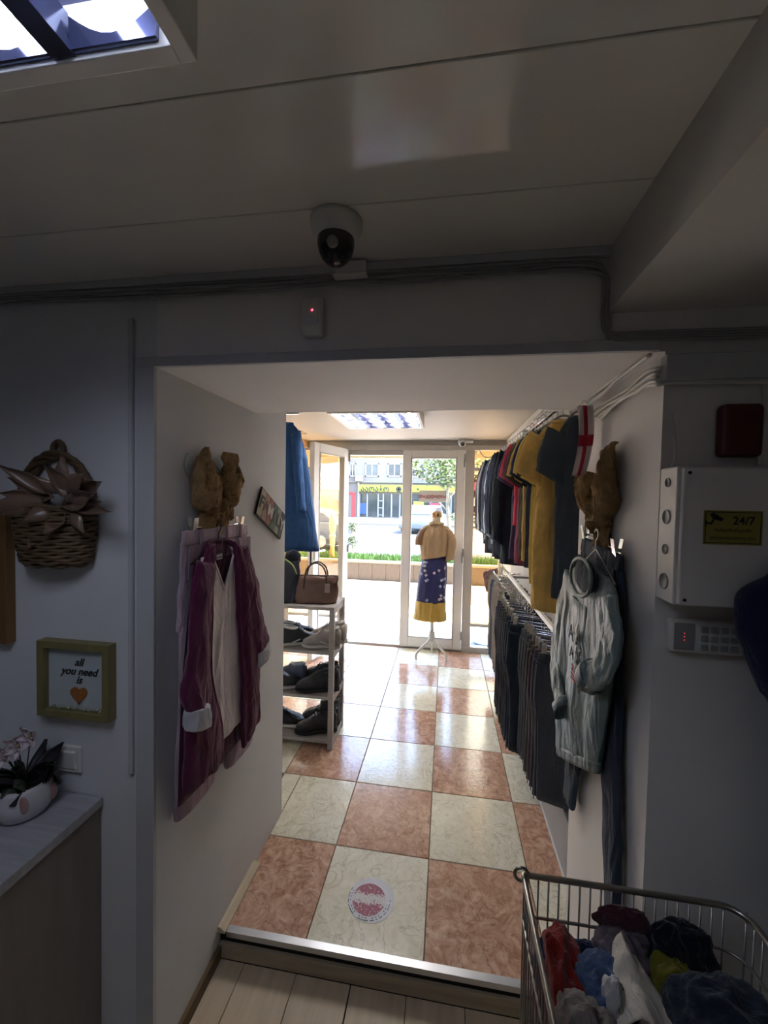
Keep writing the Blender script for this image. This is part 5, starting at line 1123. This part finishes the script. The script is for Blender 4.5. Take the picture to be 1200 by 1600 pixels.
# round worn sticker on the first cream tile
def decal_mat():
    m = bpy.data.materials.new('worn_print'); nt, p, out = nodes_of(m); N = nt.nodes.new; L = nt.links.new
    tc = N('ShaderNodeTexCoord'); n1 = N('ShaderNodeTexNoise'); n1.inputs['Scale'].default_value = 95; n1.inputs['Detail'].default_value = 5; n1.inputs['Roughness'].default_value = .7
    L(tc.outputs['Object'], n1.inputs['Vector'])
    sp = N('ShaderNodeSeparateXYZ'); L(tc.outputs['Object'], sp.inputs[0])
    ab = N('ShaderNodeMath'); ab.operation = 'ABSOLUTE'; L(sp.outputs[1], ab.inputs[0])
    bd = N('ShaderNodeMapRange'); bd.inputs[1].default_value = .008; bd.inputs[2].default_value = .03; bd.inputs[3].default_value = -.14; bd.inputs[4].default_value = .06; L(ab.outputs[0], bd.inputs[0])
    ad = N('ShaderNodeMath'); ad.operation = 'ADD'; L(n1.outputs['Fac'], ad.inputs[0]); L(bd.outputs[0], ad.inputs[1])
    rp = N('ShaderNodeValToRGB'); rp.color_ramp.elements[0].position = .44; rp.color_ramp.elements[1].position = .50
    rp.color_ramp.elements[0].color = (*lin((206, 200, 196)), 1); rp.color_ramp.elements[1].color = (*lin((148, 58, 78)), 1)
    L(ad.outputs[0], rp.inputs[0]); L(rp.outputs[0], p.inputs['Base Color']); p.inputs['Roughness'].default_value = .5
    return m
c = PX(580, 1405, 2, .001); t = thing('floor_sticker', (c.x, c.y, .0002), 'round worn white and crimson sticker on the nearest cream tile', 'sticker')
MB().lathe([(.0, 0), (.098, 0), (.098, .0008), (.0, .0008)], (c.x, c.y, .0003), 48).build('disc', mat('worn_white_vinyl', (206, 206, 210), .45, ns=20, na=.08), t)
MB().lathe([(.0, 0), (.070, 0), (.070, .0008), (.0, .0008)], (c.x-.010, c.y-.002, .0008), 48).build('printed_disc', decal_mat(), t)
dm = MB(); rnd = random.Random(3)
for k in range(46):
    a = R(150)+R(230)*k/46
    if rnd.random() < .25: continue
    for rr in ((.088,) if k % 2 else (.088, .0785)):
        q = V((c.x-.008+rr*math.cos(a), c.y-.002+rr*math.sin(a), .0018)); tg = V((-math.sin(a), math.cos(a), 0))
        dm.obox(q, tg*rnd.uniform(.002, .004), V((math.cos(a), math.sin(a), 0))*.0014, (0, 0, .0004))
dm = dm.build('ring_lettering', mat('worn_black_print', (60, 62, 62), .6), t); dm['kind'] = 'stuff'

# ================================================================ wire basket with clothes, lower right
zr = .80; bx0, bx1, by1, by0 = .695, 1.165, -.445, -1.02
t = thing('wire_basket', ((bx0+bx1)/2, (by0+by1)/2, ZW), 'galvanised wire bin heaped with clothes at the lower right', 'wire basket')
def rect_path(x0, x1, y0, y1, z, r=.05):
    P = []
    for cx, cy, a0 in ((x1-r, y1-r, 0), (x0+.006, y1-.006, 90), (x0+r, y0+r, 180), (x1-r, y0+r, 270)):
        rr = .006 if a0 == 90 else r
        for k in range(6): a = R(a0+90*k/5); P.append((cx+rr*math.cos(a), cy+rr*math.sin(a), z))
    return P
tp = .004
MB().tube(rect_path(bx0, bx1, by0, by1, zr), .0065, 8, closed=True).build('rim', M_steel, t, True)
for z in (.70, .40, .10):
    q = tp*(zr-z)/.8; MB().tube(rect_path(bx0+q, bx1-q, by0+q, by1-q, z), .0035, 6, closed=True).build('hoop', M_steel, t, True)
zb = .05; q = tp*(zr-zb)/.8
MB().tube(rect_path(bx0+q, bx1-q, by0+q, by1-q, zb), .005, 6, closed=True).build('base_hoop', M_steel, t, True)
n = 18
for k in range(n+1):
    x = bx0+.012+(bx1-bx0-.05)*k/n
    for yy, s in ((by1, -1), (by0, 1)): MB().tube([(x, yy, zr), (x, yy+s*q, zb)], .0022, 6).build('wire', M_steel, t, True)
n = 22
for k in range(n+1):
    y = by1-.012-(by1-by0-.05)*k/n
    for xx, s in ((bx0, 1), (bx1, -1)): MB().tube([(xx, y, zr), (xx+s*q, y, zb)], .0022, 6).build('wire', M_steel, t, True)
for k in range(9):
    y = by1-q-(by1-by0-2*q)*k/8; MB().tube([(bx0+q, y, zb), (bx1-q, y, zb)], .003, 6).build('base_wire', M_steel, t, True)
MB().tube([(bx0+.016*math.cos(a)-.004, by1, zr+.016*math.sin(a)) for a in [2*math.pi*k/16 for k in range(16)]], .004, 6, closed=True).build('corner_ring', M_steel, t, True)
for x in (bx0+q, bx1-q):
    for y in (by0+q, by1-q): MB().tube([(x, y, zb), (x, y, ZW+.002)], .008, 8).build('foot', M_steel, t, True)

def heap(name, c, r, rgb, label, seed, cat='clothes', kind='knit', rz=0., rough=.42):
    """crumpled garment: a soft mass with ridged folds"""
    nu, nv = 72, 40; c = V(c); vs = []; rot = Matrix.Rotation(rz, 3, 'Z')
    for i in range(nv+1):
        a = math.pi*i/nv
        for k in range(nu):
            b_ = 2*math.pi*k/nu; d = V((math.sin(a)*math.cos(b_), math.sin(a)*math.sin(b_), math.cos(a)))
            s3 = V((seed*3.1, seed*1.7, seed))
            f = 1+rough*(.6*noise.noise(d*1.4+s3)+.38*(1-2*abs(noise.noise(d*2.3+s3*2)))-.15+.10*(1-2.4*abs(noise.noise(d*5+s3*3)))-.03)
            sq = 1/max(abs(d.x)**3+abs(d.y)**3+abs(d.z)**3, .2)**(1/3)
            p = V((d.x*r[0], d.y*r[1], d.z*r[2]))*f*(.6+.4*sq); vs.append(c+rot @ p)
    fs = [(i*nu+k, (i+1)*nu+k, (i+1)*nu+(k+1) % nu, i*nu+(k+1) % nu) for i in range(nv) for k in range(nu)]
    o = MB().add(vs, fs).build(name, fabric(tuple(int(v*.82) for v in rgb), kind) if isinstance(rgb, tuple) else rgb, None, True)
    return tag(o, label, cat, 'clothes heaped in the wire bin')
heap('crumpled_shirt', (.765, -.535, .625), (.052, .095, .095), (150, 34, 28), 'crumpled red shirt against the left side of the wire bin', 1)
heap('crumpled_trousers', (.785, -.635, .640), (.060, .060, .080), (150, 140, 132), 'beige trousers low at the left of the wire bin', 2)
heap('crumpled_shirt', (.795, -.488, .640), (.075, .036, .060), (34, 44, 84), 'navy shirt heaped at the back of the wire bin', 3)
heap('crumpled_shirt', (.840, -.555, .660), (.060, .055, .070), (78, 100, 140), 'light denim shirt in the middle of the heap', 4, kind='denim')
heap('crumpled_blouse', (.900, -.495, .690), (.062, .042, .060), mat('patterned_cloth', (92, 84, 92), .9, ns=30, na=.5), 'patterned grey blouse near the back rail', 5)
heap('crumpled_scarf', (.905, -.472, .752), (.052, .018, .026), (84, 44, 56), 'dark red scarf poking above the heap at the back rail', 6)
heap('crumpled_jumper', (1.015, -.490, .715), (.070, .038, .062), (20, 24, 38), 'black jumper at the right back of the bin', 7)
heap('crumpled_vest', (.985, -.535, .700), (.045, .035, .045), (120, 116, 30), 'olive yellow vest in the heap', 8)
heap('crumpled_jeans', (1.040, -.600, .690), (.095, .065, .085), (40, 54, 70), 'dark teal jeans on the heap at the right', 9, kind='denim', rough=.35)
heap('crumpled_jeans', (.93, -.76, .58), (.17, .14, .15), (52, 60, 74), 'worn dark jeans under the white cloth', 10, kind='denim')
heap('crumpled_shorts', (.93, -.86, .30), (.18, .12, .22), (46, 44, 50), 'dark shorts deep in the wire bin', 12)
heap('crumpled_shorts', (.93, -.62, .36), (.18, .14, .24), (60, 58, 62), 'grey shorts at the bottom of the heap', 13)
# folded white cloth standing up in a peak
def peak(u, v):
    x = .885+(u-.32)*(.05+.20*v)+.006*noise.noise(V((u*4, v*3, 7))); y = -.520-.125*v+.016*math.sin(u*6)*v; z = .775-.055*v-.13*v*abs(u-.32)*1.2-.03*(1-v)*abs(u-.32)*3+.010*noise.noise(V((u*5, v*5, 1)))
    return (x, y, z)
o = MB().grid(peak, 20, 20, (.004, .010, -.006)).build('white_cloth', fabric((206, 198, 184)), None, True); tag(o, 'off-white cloth standing in a peak in the wire bin', 'cloth', 'clothes heaped in the wire bin')
heap('white_rag', (.842, -.595, .710), (.018, .020, .040), (224, 222, 220), 'small bright white rag beside the peaked cloth', 14)
# dark garment bag hanging at the right edge
t = thing('dark_coat', (1.30, -.50, .6), 'dark navy coat hanging at the right edge of the photo', 'coat', rz=R(0)); M_dn = fabric((26, 32, 66))
MB().loft([((x_, -.50, z_), (w_, 0, 0), (0, .05, 0), 2.2) for x_, z_, w_ in ((1.21, 1.565, .04), (1.20, 1.51, .10), (1.22, 1.42, .125), (1.265, 1.33, .13), (1.34, 1.20, .14), (1.40, .95, .17), (1.42, .6, .18))], 36, 7, fold=.014, seed=99, crumple=.006).build('body', M_dn, t, True)
MB().tube(smooth_path([(1.21, -.50, 1.55), (1.21, -.50, 1.60), (1.215, -.49, 1.615), (1.22, -.455, 1.61)]), .003, 6).build('hanging_hook', M_chrome, t, True)
